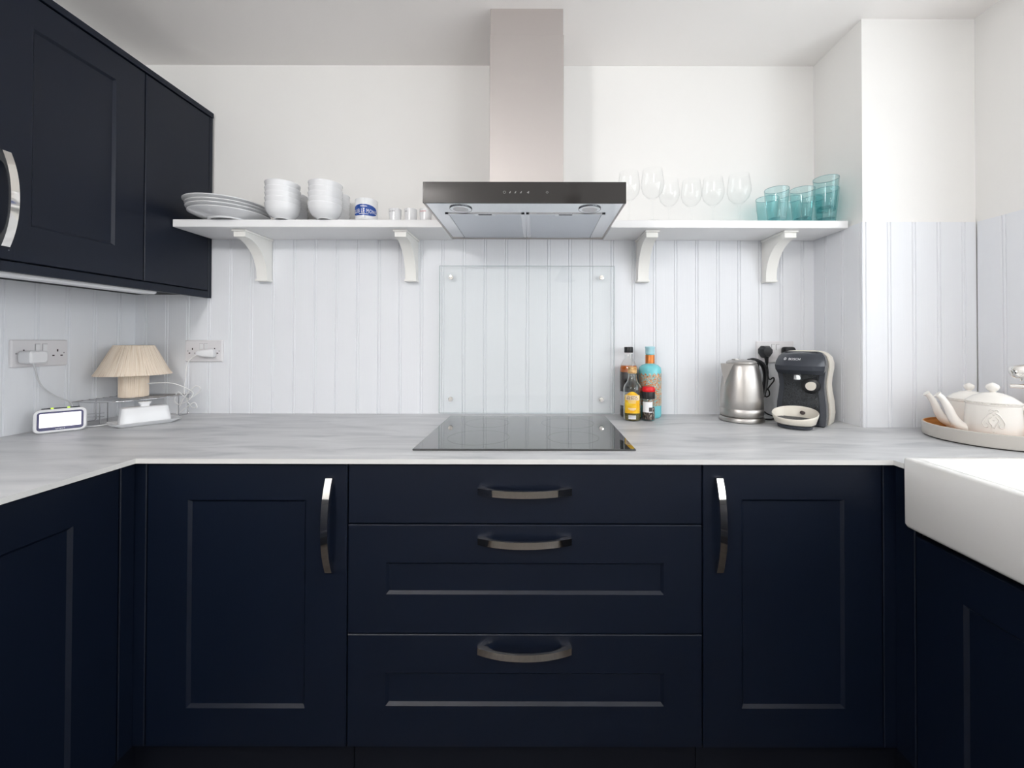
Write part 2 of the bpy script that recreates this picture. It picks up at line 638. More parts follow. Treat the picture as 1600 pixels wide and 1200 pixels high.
window('window_1', 'white framed window over the sink', XR + 0.12, (WIN_R['y0'], WIN_R['y1']), (WIN_R['z0'], WIN_R['z1']), 'x')
window('window_added', 'added tall white framed window behind the camera, for room light', XR + 0.12, (WIN_B['y0'], WIN_B['y1']), (WIN_B['z0'], WIN_B['z1']), 'x')  # unseen window added to supply more daylight
struct('trim_1', MB().box(XR - 0.02, XR + 0.12, WIN_R['y0'] - 0.02, WIN_R['y1'] + 0.02, WIN_R['z0'] - 0.025, WIN_R['z0'], 0.004), M['frame_white'], 'white window sill over the sink')


# ------------------------------------------------------------------ cabinets
def frame_back(y0):            # facing -y, origin plane y0 at carcass front
    return lambda u, v, n: (u, y0 - n, v)


def frame_left(x0):            # facing +x
    return lambda u, v, n: (x0 + n, u, v)


def frame_right(x0):           # facing -x
    return lambda u, v, n: (x0 - n, -u, v)


DT = 0.019


def slab_mb(u0, u1, v0, v1, Fm, t=DT, b=0.0018, n0=0.0):
    m = MB()
    m.rings([[(u0, v0, n0), (u1, v0, n0), (u1, v1, n0), (u0, v1, n0)],
             [(u0, v0, n0 + t - b), (u1, v0, n0 + t - b), (u1, v1, n0 + t - b), (u0, v1, n0 + t - b)],
             [(u0 + b, v0 + b, n0 + t), (u1 - b, v0 + b, n0 + t), (u1 - b, v1 - b, n0 + t), (u0 + b, v1 - b, n0 + t)]])
    return m.map(lambda p: Fm(*p))


def door_mb(u0, u1, v0, v1, rec, Fm, t=DT, b=0.0018, ch=0.0065, dep=0.006):
    """shaker door: rec = (ru0, ru1, rv0, rv1) outline of the recess"""
    a0, a1, c0, c1 = rec

    def q(x0, x1, y0, y1, n):
        return [(x0, y0, n), (x1, y0, n), (x1, y1, n), (x0, y1, n)]
    m = MB()
    m.rings([q(u0, u1, v0, v1, 0), q(u0, u1, v0, v1, t - b), q(u0 + b, u1 - b, v0 + b, v1 - b, t),
             q(a0, a1, c0, c1, t), q(a0 + ch, a1 - ch, c0 + ch, c1 - ch, t - dep)])
    return m.map(lambda p: Fm(*p))


def handle_mb(fn, Lh=0.2315, w=0.0165):
    """bow handle; fn(s along, w across, n out)"""
    K = 20
    prof = []
    for i in range(K + 1):
        t = -1 + 2 * i / K
        s = t * Lh / 2
        no = 0.009 + 0.0225 * (1 - abs(t) ** 2.2)
        if abs(s) < Lh / 2 - 0.021:
            ti = s / (Lh / 2 - 0.021)
            ni = max(0.0, no - 0.0055) * (1 - abs(ti) ** 10)
        else:
            ni = 0.0
        prof.append((s, ni, no))
    m = MB()
    m.rings([[(s, -w / 2, ni), (s, w / 2, ni), (s, w / 2, no), (s, -w / 2, no)] for s, ni, no in prof])
    return m.map(lambda p: fn(*p))


CB = -0.581           # carcass front of the back run
FB = frame_back(CB)
Z_D0, Z_D1 = 0.186, 0.883


def base_unit(name, label, box, plinth, group='navy base cabinets under the worktop'):
    x0, x1, y0, y1 = box
    t = thing(name, label, 'cabinet', ((x0 + x1) / 2, (y0 + y1) / 2, 0), 0, group)
    obj('carcass', MB().box(x0, x1, y0, y1, 0.17, 0.8865), M['carcass'], t)
    if plinth:
        a0, a1, b0, b1 = plinth
        obj('plinth', MB().box(a0, a1, b0, b1, 0.0, 0.168), M['black_gap'], t)
    return t


G = 0.0015
# left-hand door unit of the back run
t = base_unit('base_cabinet', 'navy single-door base cabinet left of the three drawers', (-0.966, -0.4685, CB, -0.02), (-1.0345, -0.4685, -0.555, -0.535))
d = obj('door', door_mb(-0.9665 + G, -0.4675 - G, Z_D0, Z_D1, (-0.8644, -0.571, 0.281, 0.7945), FB), M['navy'], t)
obj('handle', handle_mb(lambda s, a, n: FB(-0.5105 + a, 0.735 + s, DT + n)), M['chrome'], d, smooth=40)
# drawer unit
t = base_unit('drawer_cabinet', 'wide navy base cabinet with three drawers below the hob', (-0.466, 0.412, CB, -0.02), (-0.466, 0.412, -0.555, -0.535))
XH = -0.0275
for v0, v1, rec, hz in ((0.7365, Z_D1, None, 0.8185), (0.4655, 0.7335, (-0.3716, 0.3174, 0.5616, 0.640), 0.6965), (Z_D0, 0.4625, (-0.3716, 0.3174, 0.2873, 0.3687), 0.428)):
    f = slab_mb(-0.4675 + G, 0.4135 - G, v0, v1, FB) if rec is None else door_mb(-0.4675 + G, 0.4135 - G, v0, v1, rec, FB)
    d = obj('drawer', f, M['navy'], t)
    obj('handle', handle_mb(lambda s, a, n: FB(XH + s, hz + a, DT + n)), M['chrome'], d, smooth=40)
# right-hand door unit
t = base_unit('base_cabinet', 'navy single-door base cabinet right of the three drawers, below the coffee machine', (0.4145, 0.860, CB, -0.02), (0.4145, 0.931, -0.555, -0.535))
d = obj('door', door_mb(0.4135 + G, 0.861 - G, Z_D0, Z_D1, (0.510, 0.7655, 0.2825, 0.798), FB), M['navy'], t)
obj('handle', handle_mb(lambda s, a, n: FB(0.453 + a, 0.737 + s, DT + n)), M['chrome'], d, smooth=40)
# corner posts
XLF = -0.995          # face plane of the left run
XRF = 0.8916          # face plane of the right run
t = thing('corner_post', 'narrow navy corner post left of the single-door base cabinet', 'panel', (XLF, -0.60, 0), 0, 'navy corner posts')
obj('front_strip', slab_mb(XLF - 0.012, -0.9665 - G, Z_D0, Z_D1, FB), M['navy'], t)
obj('side_strip', slab_mb(-0.637 + G, -0.6005, Z_D0, Z_D1, frame_left(XLF - DT)), M['navy'], t)
t = thing('corner_post', 'narrow navy corner post below the end of the white sink', 'panel', (XRF, -0.60, 0), 0, 'navy corner posts')
obj('front_strip', slab_mb(0.861 + G, XRF + 0.012, Z_D0, Z_D1, FB), M['navy'], t)
obj('side_strip', slab_mb(0.6005, 0.6525 - G, Z_D0, Z_D1, frame_right(XRF + DT)), M['navy'], t)
# left run (doors face +x)
FL = frame_left(XLF - DT)
for k, (ya, yb) in enumerate(((-1.236, -0.637), (-1.836, -1.2365))):
    lab = ('navy base cabinet of the left run, next to the corner', 'navy base cabinet of the left run, second from the corner')[k]
    t = base_unit('base_cabinet', lab, (-1.58, XLF - DT, ya + 0.001, yb - 0.001), (XLF - 0.06, XLF - 0.04, ya + 0.001, yb + (0.1 if k == 0 else 0)))
    d = obj('door', door_mb(ya + G, yb - G, Z_D0, Z_D1, (ya + 0.0965, yb - 0.0965, 0.272, 0.790), FL), M['navy'], t)
    obj('handle', handle_mb(lambda s, a, n: FL(ya + 0.045 + a, 0.737 + s, DT + n)), M['chrome'], d, smooth=40)
# right run below the sink (door faces -x)
FR = frame_right(XRF + DT)
t = thing('sink_cabinet', 'navy base cabinet under the white sink', 'cabinet', (1.2, -0.95, 0), 0, 'navy base cabinets under the worktop')
obj('carcass', MB().box(XRF + DT, 1.47, -1.2515, -0.6535, 0.17, 0.735), M['carcass'], t)
obj('plinth', MB().box(XRF + 0.04, XRF + 0.06, -1.2515, -0.535, 0, 0.168), M['black_gap'], t)
d = obj('door', door_mb(0.6525 + G, 1.2525 - G, Z_D0, 0.7335, (0.758, 1.147, 0.276, 0.643), FR), M['navy'], t)
obj('handle', handle_mb(lambda s, a, n: FR(1.2075 + a, 0.60 + s, DT + n)), M['chrome'], d, smooth=40)
t = base_unit('base_cabinet', 'navy base cabinet of the right run, nearest the camera beyond the sink', (XRF + DT, 1.47, -1.852, -1.2535), (XRF + 0.04, XRF + 0.06, -1.852, -1.2535))
d = obj('door', door_mb(1.2525 + G, 1.8525 - G, Z_D0, Z_D1, (1.35, 1.755, 0.28, 0.79), FR), M['navy'], t)
obj('handle', handle_mb(lambda s, a, n: FR(1.2975 + a, 0.737 + s, DT + n)), M['chrome'], d, smooth=40)

# worktop
SK = dict(x0=0.871, x1=1.335, y0=-1.249, y1=-0.644, z0=0.752, z1=0.917)
poly = [(XL + 0.0005, -0.0005), (PX - 0.0005, -0.0005), (PX - 0.0005, PY - 0.0005), (XR - 0.0005, PY - 0.0005), (XR - 0.0005, -1.9), (0.876, -1.9), (0.876, SK['y0'] - 0.003),
        (SK['x1'] + 0.003, SK['y0'] - 0.003), (SK['x1'] + 0.003, SK['y1'] + 0.003), (0.876, SK['y1'] + 0.003), (0.876, -0.614), (-0.981, -0.614), (-0.981, -1.9), (XL + 0.0005, -1.9)]
wt = obj('worktop', MB().prism([(x, y, Z_WT - 0.012) for x, y in poly], (0, 0, 0.012)), M['worktop'])
tag(wt, 'pale grey streaked U-shaped worktop over the navy base cabinets', 'worktop')
wt.data.materials.append(M['worktop_edge'])
for p in wt.data.polygons:
    if abs(p.normal.z) < 0.5:
        p.material_index = 1

# hob
t = thing('induction_hob', 'flat black glass induction hob set on the worktop', 'hob', (-0.031, -0.31, Z_WT))
obj('glass_plate', MB().box(-0.3265, 0.264, -0.539, -0.072, Z_WT + 0.0002, Z_WT + 0.0052, 0.0012), M['hob'], t)
M['zone_print'] = mat('faint_zone_print', rgb(26, 27, 30), 0.15)
for cx, cy, r in ((-0.17, -0.20, 0.075), (0.11, -0.20, 0.09), (-0.17, -0.41, 0.09), (0.11, -0.41, 0.075)):
    zn = MB().rings([[(cx + rr * math.cos(2 * math.pi * j / 40), cy + rr * math.sin(2 * math.pi * j / 40), Z_WT + 0.0053) for j in range(40)] for rr in (r, r + 0.0008)], False, False)
    obj('zone_marking', zn, M['zone_print'], t)

# sink
x0, x1, y0, y1, z0, z1 = (SK[k] for k in ('x0', 'x1', 'y0', 'y1', 'z0', 'z1'))
cx, cy, W_, D_ = (x0 + x1) / 2, (y0 + y1) / 2, x1 - x0, y1 - y0
t = thing('belfast_sink', 'white ceramic belfast sink at right with its front over the cabinets', 'sink', (cx, cy, z0))
rs = []
for off, z, r in ((0.010, z0, 0.006), (0.003, z0 + 0.003, 0.008), (0.0, z0 + 0.010, 0.008), (0.0, z1 - 0.005, 0.007), (0.0015, z1 - 0.0015, 0.007), (0.005, z1, 0.006),
                  (0.022, z1, 0.02), (0.026, z1 - 0.002, 0.02), (0.028, z1 - 0.008, 0.02), (0.03, z0 + 0.06, 0.03), (0.045, z0 + 0.03, 0.03), (0.08, z0 + 0.024, 0.03)):
    rs.append(rrect(W_ - 2 * off, D_ - 2 * off, r, z, 5, (cx, cy)))
obj('basin', MB().rings(rs), M['sink'], t, smooth=50)
obj('waste', MB().lathe([(0.044, 0), (0.044, 0.003), (0.03, 0.002), (0.012, 0.001)], 24, (cx, cy, z0 + 0.0243)), M['chrome'], t, smooth=40)

# ------------------------------------------------------------------ wall cabinet, upper left
XU = -1.296
FU = frame_left(XU - DT)
ZU0, ZU1 = 1.386, 2.078
t = thing('wall_cabinet', 'navy wall cabinet with a chrome bow handle on the left wall', 'cabinet', (-1.45, -0.3, 1.358))
obj('carcass', MB().box(XL + 0.001, XU - DT, -1.30, -0.001, 1.386, 2.076), M['carcass'], t)
d = obj('door', door_mb(-0.669 + G, -0.277 - G, ZU0 + 0.001, ZU1 - 0.004, (-0.574, -0.369, 1.4806, 1.993), FU), M['navy'], t)
obj('handle', handle_mb(lambda s, a, n: FU(-0.629 + a, 1.533 + s, DT + n)), M['chrome'], d, smooth=40)
d = obj('door', door_mb(-1.27 + G, -0.669 - G, ZU0 + 0.001, ZU1 - 0.004, (-1.17, -0.77, 1.4806, 1.993), FU), M['navy'], t)
obj('handle', handle_mb(lambda s, a, n: FU(-0.709 + a, 1.533 + s, DT + n)), M['chrome'], d, smooth=40)
obj('filler_panel', slab_mb(-0.277 + G, -0.0185, ZU0 + 0.001, ZU1 - 0.004, FU), M['navy'], t)
obj('end_strip', slab_mb(-0.0165, -0.0005, 1.3585, ZU1 - 0.001, FU, t=DT), M['navy'], t)
obj('cornice', MB().box(XL + 0.001, XU + 0.003, -1.30, -0.0005, ZU1, ZU1 + 0.020, 0.001), M['navy'], t)
obj('pelmet', MB().box(XU - DT, XU, -1.30, -0.0175, 1.3585, 1.3835, 0.001), M['navy'], t)
obj('bottom_panel', MB().box(XL + 0.001, XU - DT - 0.0005, -1.30, -0.001, 1.372, 1.3855), M['carcass'], t)
lamp = thing('strip_light', 'slim white strip light under the navy wall cabinet', 'light', (-1.40, -0.7, 1.352))
rs = []
for off, z in ((0.004, 1.350), (0.0, 1.354), (0.0, 1.3715)):
    rs.append(rrect(0.05 - 2 * off, 1.06 - 2 * off, 0.012, z, 4, (-1.345, -0.73)))
obj('housing', MB().rings(rs), M['plastic_white'], lamp, smooth=40)

# ------------------------------------------------------------------ cooker hood
HX0, HX1, HY, HZ0, HZ1 = -0.335, 0.2635, -0.42, 1.597, 1.660
t = thing('cooker_hood', 'stainless steel chimney cooker hood with a smoked glass front above the hob', 'hood', (-0.035, -0.2, HZ0))
obj('canopy', MB().box(HX0, HX1, HY + 0.005, -0.0005, HZ0 + 0.004, HZ1 - 0.001), M['steel'], t)
obj('front_glass', MB().box(HX0 - 0.001, HX1 + 0.001, HY, HY + 0.005, HZ0, HZ1, 0.0006), M['hood_glass'], t)
lip = MB()
lip.box(HX0, HX0 + 0.004, HY + 0.005, -0.001, HZ0, HZ0 + 0.006)
lip.box(HX1 - 0.004, HX1, HY + 0.005, -0.001, HZ0, HZ0 + 0.006)
lip.box(HX0, HX1, -0.012, -0.001, HZ0, HZ0 + 0.006)
obj('canopy_lip', lip, M['steel'], t)
obj('underside', MB().box(HX0 + 0.004, HX1 - 0.004, HY + 0.006, -0.012, HZ0 + 0.0025, HZ0 + 0.004), M['hood_steel'], t)
for xa in (-0.293, -0.0335):
    xb = xa + 0.254
    ya, yb = -0.318, -0.022
    fl = obj('filter', MB().box(xa + 0.012, xb - 0.012, ya + 0.004, yb - 0.006, HZ0 + 0.0008, HZ0 + 0.0025), M['filter'], t)
    fm = MB()
    for a, b, c, e in ((xa, xa + 0.010, ya, yb), (xb - 0.010, xb, ya, yb), (xa, xb, ya, ya + 0.003), (xa, xb, yb - 0.004, yb)):
        fm.box(a, b, c, e, HZ0 - 0.0005, HZ0 + 0.002)
    obj('filter_frame', fm, M['hood_steel'], fl)
    xm = (xa + xb) / 2
    obj('latch_plate', MB().box(xm - 0.034, xm + 0.034, ya + 0.004, ya + 0.020, HZ0 + 0.0003, HZ0 + 0.0016, 0.0004), M['hood_steel'], fl)
    obj('latch_slot', MB().rings([rrect(0.044, 0.006, 0.003, z, 4, (xm, ya + 0.010)) for z in (HZ0 - 0.0002, HZ0 + 0.0008)]), M['black_gap'], fl)
for xc in (-0.234, 0.164):
    lt = obj('lamp', MB().lathe([(0.030, 0.0), (0.033, 0.0004), (0.033, 0.003)], 32, (xc, -0.363, HZ0 - 0.0005)), M['hood_steel'], t, smooth=30)
    obj('lamp_lens', MB().lathe([(0.024, 0.0), (0.0245, 0.001)], 28, (xc, -0.363, HZ0 - 0.0012)), M['plastic_white'], lt, smooth=30)
    obj('lamp_ring', MB().lathe([(0.033, 0.0), (0.0345, 0.0004), (0.0345, 0.002), (0.033, 0.002)], 32, (xc, -0.363, HZ0 - 0.0004), closed=True), M['charcoal'], lt, smooth=30)
obj('lower_duct', MB().box(-0.1570, 0.0892, -0.272, -0.0005, HZ1, 2.210, 0.001), M['steel'], t)
obj('upper_duct', MB().box(-0.1552, 0.0874, -0.270, -0.0005, 2.2102, ZC, 0.001), M['steel'], t)
yi = HY - 0.0003
zi = 1.629


def ring_icon(cx, r, wd, segs=16):
    m = MB()
    m.rings([[(cx + rr * math.cos(2 * math.pi * j / segs), yi, zi + rr * math.sin(2 * math.pi * j / segs)) for j in range(segs)] for rr in (r, r - wd)], False, False)
    return m


ic = [(-0.095, 'ring'), (-0.079, 'tick'), (-0.063, 'tick'), (-0.0465, 'tick'), (-0.025, 'tri'), (0.031, 'dia')]
for cx_, kind in ic:
    m = MB()
    if kind == 'ring':
        m = ring_icon(cx_, 0.004, 0.001)
    elif kind == 'tick':
        m.add([(cx_ - 0.003, yi, zi - 0.003), (cx_ + 0.0012, yi, zi - 0.003), (cx_ + 0.003, yi, zi + 0.003), (cx_ + 0.0012, yi, zi + 0.003)], [(0, 1, 2, 3)])
    elif kind == 'tri':
        m.add([(cx_ - 0.004, yi, zi - 0.001), (cx_ + 0.002, yi, zi - 0.004), (cx_ + 0.003, yi, zi + 0.004)], [(0, 1, 2)])
    else:
        m = ring_icon(cx_, 0.0042, 0.0012, 4)
    obj('control_icon', m, M['icon'], t)

# glass splashback with four screw caps
t = thing('glass_splashback', 'clear rectangular glass splashback fixed to the boards behind the hob', 'splashback', (-0.038, -0.015, 0.908))
gx0, gx1, gz0, gz1 = -0.383, 0.3074, 0.906, 1.487
obj('glass_sheet', MB().box(gx0 + 0.001, gx1 - 0.001, -0.020, -0.014, gz0 + 0.001, gz1 - 0.001), M['splash_glass'], t)
em = MB()
em.box(gx0, gx0 + 0.001, -0.020, -0.014, gz0, gz1)
em.box(gx1 - 0.001, gx1, -0.020, -0.014, gz0, gz1)
em.box(gx0, gx1, -0.020, -0.014, gz0, gz0 + 0.001)
em.box(gx0, gx1, -0.020, -0.014, gz1 - 0.001, gz1)
obj('polished_edge', em, M['splash_edge'], t)
for sx in (-0.3365, 0.2562):
    for sz in (1.441, 0.961):
        m = MB().lathe([(0.004, -0.004), (0.0095, -0.004), (0.0095, 0.004), (0.0085, 0.0055), (0.003, 0.006)], 20)
        m.xf(Matrix.Translation((sx, -0.020, sz)) @ Matrix.Rotation(R(90), 4, 'X'))
        obj('screw_cap', m, M['chrome'], t, smooth=40)

# ------------------------------------------------------------------ shelves and brackets
SZ0, SZ1, SY = 1.593, 1.620, -0.18
for nm, a, b, lab in (('shelf', XU + 0.0042, HX0 - 0.001, 'white wall shelf left of the cooker hood, holding the crockery'), ('shelf', HX1 + 0.001, PX - 0.001, 'white wall shelf right of the cooker hood, holding the glasses')):
    o = obj(nm, MB().box(a, b, SY, -0.0003, SZ0, SZ1, 0.0015), M['shelf'])
    tag(o, lab, 'shelf', 'white shelves either side of the hood')
prof = [(0, 0)] + [(0, 0)]
bw = 0.021


def bracket_mb():
    """profile in (depth out of wall, z below shelf)"""
    P = [(0.0, 0.0), (0.150, 0.0), (0.150, -0.026)]
    c = []
    for i in range(1, 13):
        a = i / 12
        ang = R(90 * a)
        # concave-outward quarter curve from nose down to the toe
        c.append((0.150 - 0.118 * math.sin(ang) - 0.002, -0.026 - 0.128 * (1 - math.cos(ang))))
    P += c + [(0.030, -0.162), (0.0, -0.162)]
    m = MB()
    m.prism([(-bw, -d, z) for d, z in P], (2 * bw, 0, 0))
    return m


cap_mb = MB().box(-bw - 0.005, bw + 0.005, -0.156, -0.0005, -0.008, -0.0002, 0.0015)
toe_mb = MB().box(-bw - 0.003, bw + 0.003, -0.034, -0.0005, -0.170, -0.1622, 0.001)
first = None
for bx, lab in ((-1.076, 'white curved shelf bracket under the plates, leftmost'), (-0.493, 'white curved shelf bracket left of the hood, under the small cups'), (0.419, 'white curved shelf bracket just right of the hood, under the wine glasses'), (0.920, 'white curved shelf bracket at right, under the teal tumblers')):
    if first is None:
        first = thing('shelf_bracket', lab, 'bracket', (bx, 0, SZ0), 0, 'curved white shelf brackets')
        obj('scroll', bracket_mb(), M['bracket'], first, smooth=30, local=True)
        obj('cap', cap_mb, M['bracket'], first, local=True)
        obj('toe', toe_mb, M['bracket'], first, local=True)
    else:
        dup(first, (bx, 0, SZ0), None, lab)

# ------------------------------------------------------------------ crockery on the left shelf
E = 0.0004
plate_prof = [(0.0, 0.004), (0.058, 0.004), (0.060, 0.0), (0.068, 0.0), (0.070, 0.004), (0.092, 0.009), (0.118, 0.0185), (0.1245, 0.0215), (0.125, 0.0235), (0.1235, 0.0242), (0.116, 0.0225), (0.092, 0.0135), (0.070, 0.008), (0.0, 0.007)]
pm = MB().lathe([(max(r, 0.0005), z) for r, z in plate_prof], 56)
p0 = None
for k, (dx, dy, lab) in enumerate(((0.010, 0.002, 'white dinner plate at the bottom of the stack'), (0.006, -0.001, 'white dinner plate second from the bottom of the stack'), (0.002, 0.001, 'white dinner plate second from the top of the stack'), (-0.004, -0.002, 'white dinner plate on top of the stack'))):
    loc = (-1.124 + dx, -0.141 + dy, SZ1 + E + k * 0.0128)
    if p0 is None:
        p0 = obj('dinner_plate', pm, M['ceramic'], smooth=35)
        tag(p0, lab, 'plate', 'stack of white dinner plates')
        p0.location = loc
    else:
        dup(p0, loc, None, lab)
bowl_prof = [(0.0005, 0.004), (0.021, 0.004), (0.022, 0.0), (0.026, 0.0), (0.0275, 0.003), (0.040, 0.010), (0.0485, 0.021), (0.0530, 0.034), (0.0550, 0.047), (0.0560, 0.0505), (0.0555, 0.052), (0.0540, 0.0508), (0.0522, 0.047), (0.0500, 0.034), (0.0455, 0.0215), (0.037, 0.0125), (0.021, 0.007), (0.0005, 0.006)]
bm_ = MB().lathe(bowl_prof, 48)
b0 = None
ZB = [0, 0.0185, 0.037, 0.0555, 0.075]
stk = [(-0.906, -0.170, 5, 'front left bowl stack, beside the plates', ZB), (-0.754, -0.170, 5, 'front right bowl stack', ZB),
       (-0.944, -0.0585, 5, 'back left bowl stack', ZB), (-0.779, -0.0585, 5, 'back right bowl stack, beside the mug', ZB)]
POS = ['bottom white bowl of the ', 'second lowest white bowl of the ', 'middle white bowl of the ', 'second highest white bowl of the ', 'topmost white bowl of the ']
for sx, sy, n, nm, zs in stk:
    for k in range(n):
        loc = (sx + random.uniform(-.001, .001), sy + random.uniform(-.001, .001), SZ1 + E + zs[k])
        if b0 is None:
            b0 = obj('bowl', bm_, M['ceramic'], smooth=35)
            tag(b0, POS[k] + nm, 'bowl', 'white bowls in four stacks on the left shelf')
            b0.location = loc
        else:
            dup(b0, loc, None, POS[k] + nm)

# mug with the blue badge
MX, MY, MR = -0.617, -0.148, 0.0385
t = thing('mug', 'white mug with a blue lettered badge beside the bowls', 'mug', (MX, MY, SZ1 + E))
obj('cup', MB().lathe([(0.0005, 0.003), (0.030, 0.003), (0.031, 0.0), (0.035, 0.0), (0.0378, 0.004), (MR, 0.012), (MR, 0.074), (0.038, 0.0765), (0.0365, 0.076), (0.0358, 0.073), (0.0358, 0.012), (0.033, 0.007), (0.0005, 0.006)], 40), M['ceramic'], t, smooth=35, local=True)


def wrap(r, a0, zc):
    """(u, v) on a cylinder of radius r around angle a0 (angle from -y towards +x)"""
    def fn(u, v):
        a = a0 + u / r
        return (r * math.sin(a), -r * math.cos(a), zc + v)
    return fn


A0 = R(8)
fn = wrap(MR + 0.0004, A0, 0.0)
bd = MB()
K = 40
rows = []
hw = 0.051
for i in range(K + 1):
    u = -hw + 2 * hw * i / K
    s = math.sqrt(max(0.0, 1 - (u / hw) ** 2)) ** 0.7
    zlo = 0.030 - 0.0165 * min(1.0, s * 1.15)
    zhi = 0.030 + 0.0235 * s
    rows.append([fn(u, zlo + (zhi - zlo) * q / 4) for q in range(5)])
for i in range(K):
    o_ = len(bd.v)
    bd.v += rows[i] + rows[i + 1]
    bd.f += [(o_ + q, o_ + 5 + q, o_ + 6 + q, o_ + q + 1) for q in range(4)]
obj('badge', bd, M['blue_badge'], t, smooth=60, local=True, merge=True)
fn2 = wrap(MR + 0.0008, A0, 0.0)
vs, fs, wd = text_flat('CLUB LE MONS', 0.021, 1.14)
sc_ = 0.091 / wd
tm = MB()
tm.add([fn2(u * sc_, 0.0225 + v * (1.12 - 0.35 * abs(u * sc_ / 0.048))) for u, v in vs], fs)
obj('lettering', tm, M['white_print'], t, local=True)
for za, ua, ub in ((0.0452, -0.012, 0.012), (0.0178, -0.016, 0.016)):
    ln = MB()
    for i in range(8):
        u0_, u1_ = ua + (ub - ua) * i / 8, ua + (ub - ua) * (i + 1) / 8
        ln.add([fn2(u0_, za), fn2(u1_, za), fn2(u1_, za + 0.0018), fn2(u0_, za + 0.0018)], [(0, 1, 2, 3)])
    obj('small_print', ln, M['white_print'], t, local=True, merge=True)

# three small cups
cup_prof = [(0.0005, 0.003), (0.017, 0.003), (0.018, 0.0), (0.0195, 0.001), (0.0225, 0.045), (0.0225, 0.0595), (0.0215, 0.060), (0.0208, 0.058), (0.018, 0.006), (0.0005, 0.005)]
for cx_, word, mm, lab in ((-0.528, 'mon amie', 'black_print', 'small white cup with dark script, nearest the mug'), (-0.470, 'jules', 'black_print', 'middle small white cup with a short dark word'), (-0.414, 'fraise', 'red_print', 'small white cup with red script, beside the hood')):
    t = thing('small_cup', lab, 'cup', (cx_, -0.105, SZ1 + E), 0, 'small white cups left of the hood')
    obj('cup', MB().lathe(cup_prof, 32), M['ceramic'], t, smooth=35, local=True)
    vs, fs, wd = text_flat(word, 0.010)
    a_ = R(-17)
    m = MB()
    f3 = wrap(0.0229, a_, 0.046)
    k_ = {'mon amie': 0.026, 'jules': 0.013, 'fraise': 0.026}[word] / wd
    m.add([f3(u * k_ - (0.006 if word == 'jules' else 0), v * 0.75) for u, v in vs], fs)
    obj('script', m, M[mm], t, local=True)

# ------------------------------------------------------------------ glasses on the right shelf
wg_prof = [(0.0005, 0.0), (0.034, 0.0), (0.0345, 0.0012), (0.020, 0.003), (0.006, 0.006), (0.0038, 0.012), (0.0034, 0.070), (0.006, 0.080), (0.020, 0.090), (0.034, 0.106), (0.040, 0.126), (0.0395, 0.146), (0.036, 0.170), (0.0335, 0.188),
           (0.0325, 0.188), (0.035, 0.170), (0.0384, 0.146), (0.0388, 0.126), (0.033, 0.107), (0.019, 0.0915), (0.0005, 0.084)]
g0 = None
wm = MB().lathe(wg_prof, 40)
for (gx, gy, s_, lab) in ((0.338, -0.135, 1.0, 'clear wine glass nearest the cooker hood'), (0.420, -0.150, 1.02, 'clear wine glass second from the hood'), (0.502, -0.085, 0.95, 'clear wine glass third from the hood'),
                          (0.586, -0.085, 0.95, 'clear wine glass fourth from the hood'), (0.668, -0.085, 1.0, 'clear wine glass fifth from the hood'), (0.764, -0.090, 1.05, 'large clear wine glass beside the teal tumblers')):
    if g0 is None:
        g0 = obj('wine_glass', wm, M['clear_glass'], smooth=40)
        tag(g0, lab, 'glass', 'clear wine glasses on the right shelf')
        g0.location = (gx, gy, SZ1 + E)
    else:
        o = dup(g0, (gx, gy, SZ1 + E), None, lab)
        o.scale = (s_, s_, s_)


def tumbler_parts():
    n = 48
    rs = []

    def facet(r, j, k):
        a = 2 * math.pi * j / n
        seg = 2 * math.pi / 8
        b = ((a + seg / 2) % seg) - seg / 2
        f = math.cos(seg / 2) / math.cos(b)
        return r * (1 - k + k * f) if k > 0 else r
    for r, z, k in ((0.0285, 0.0, 1), (0.0305, 0.002, 1), (0.0335, 0.030, 1), (0.0365, 0.064, 1), (0.0372, 0.070, 0.75), (0.0375, 0.075, 0), (0.0385, 0.095, 0), (0.0402, 0.119, 0), (0.0398, 0.120, 0),
                    (0.0385, 0.119, 0), (0.0370, 0.095, 0), (0.0350, 0.070, 0), (0.0318, 0.040, 0), (0.0285, 0.016, 0)):
        rs.append([(facet(r, j, k) * math.cos(2 * math.pi * j / n + 0.2), facet(r, j, k) * math.sin(2 * math.pi * j / n + 0.2), z) for j in range(n)])
    return MB().rings(rs, True, True), MB().lathe([(0.026, 0.002), (0.0285, 0.0035), (0.028, 0.013), (0.024, 0.0145)], 32), MB().lathe([(0.0402, 0.1185), (0.0399, 0.1201), (0.0387, 0.1192)], 48, closed=True)


body_, base_, rim_ = tumbler_parts()
M['teal_rim'] = mat('teal_glass_rim', rgb(120, 160, 168), 0.1, spec=0.6)
t0 = None
for gx, gy, gz, lab in ((0.8690, -0.152, 0, 'teal tumbler at the front, first in the row'), (0.8890, -0.058, 0, 'teal tumbler behind the first, leftmost of all'), (0.9610, -0.152, 0, 'teal tumbler at the front, middle of the row'),
                        (0.9800, -0.058, 0, 'teal tumbler at the back behind the middle one'), (1.0490, -0.150, 0, 'teal tumbler under another in the stack at the shelf end'), (1.0490, -0.150, 0.041, 'topmost teal tumbler of the stack at the shelf end'),
                        (1.0640, -0.056, 0, 'teal tumbler at the back in the corner by the pier')):
    loc = (gx, gy, SZ1 + E + gz)
    if t0 is None:
        t0 = thing('tumbler', lab, 'glass', loc, 0, 'teal faceted tumblers on the right shelf')
        obj('glass_body', body_, M['teal_glass'], t0, smooth=25, local=True)
        obj('glass_base', base_, M['teal_base'], t0, smooth=40, local=True)
        obj('rim', rim_, M['teal_rim'], t0, smooth=60, local=True)
    else:
        dup(t0, loc, None, lab)


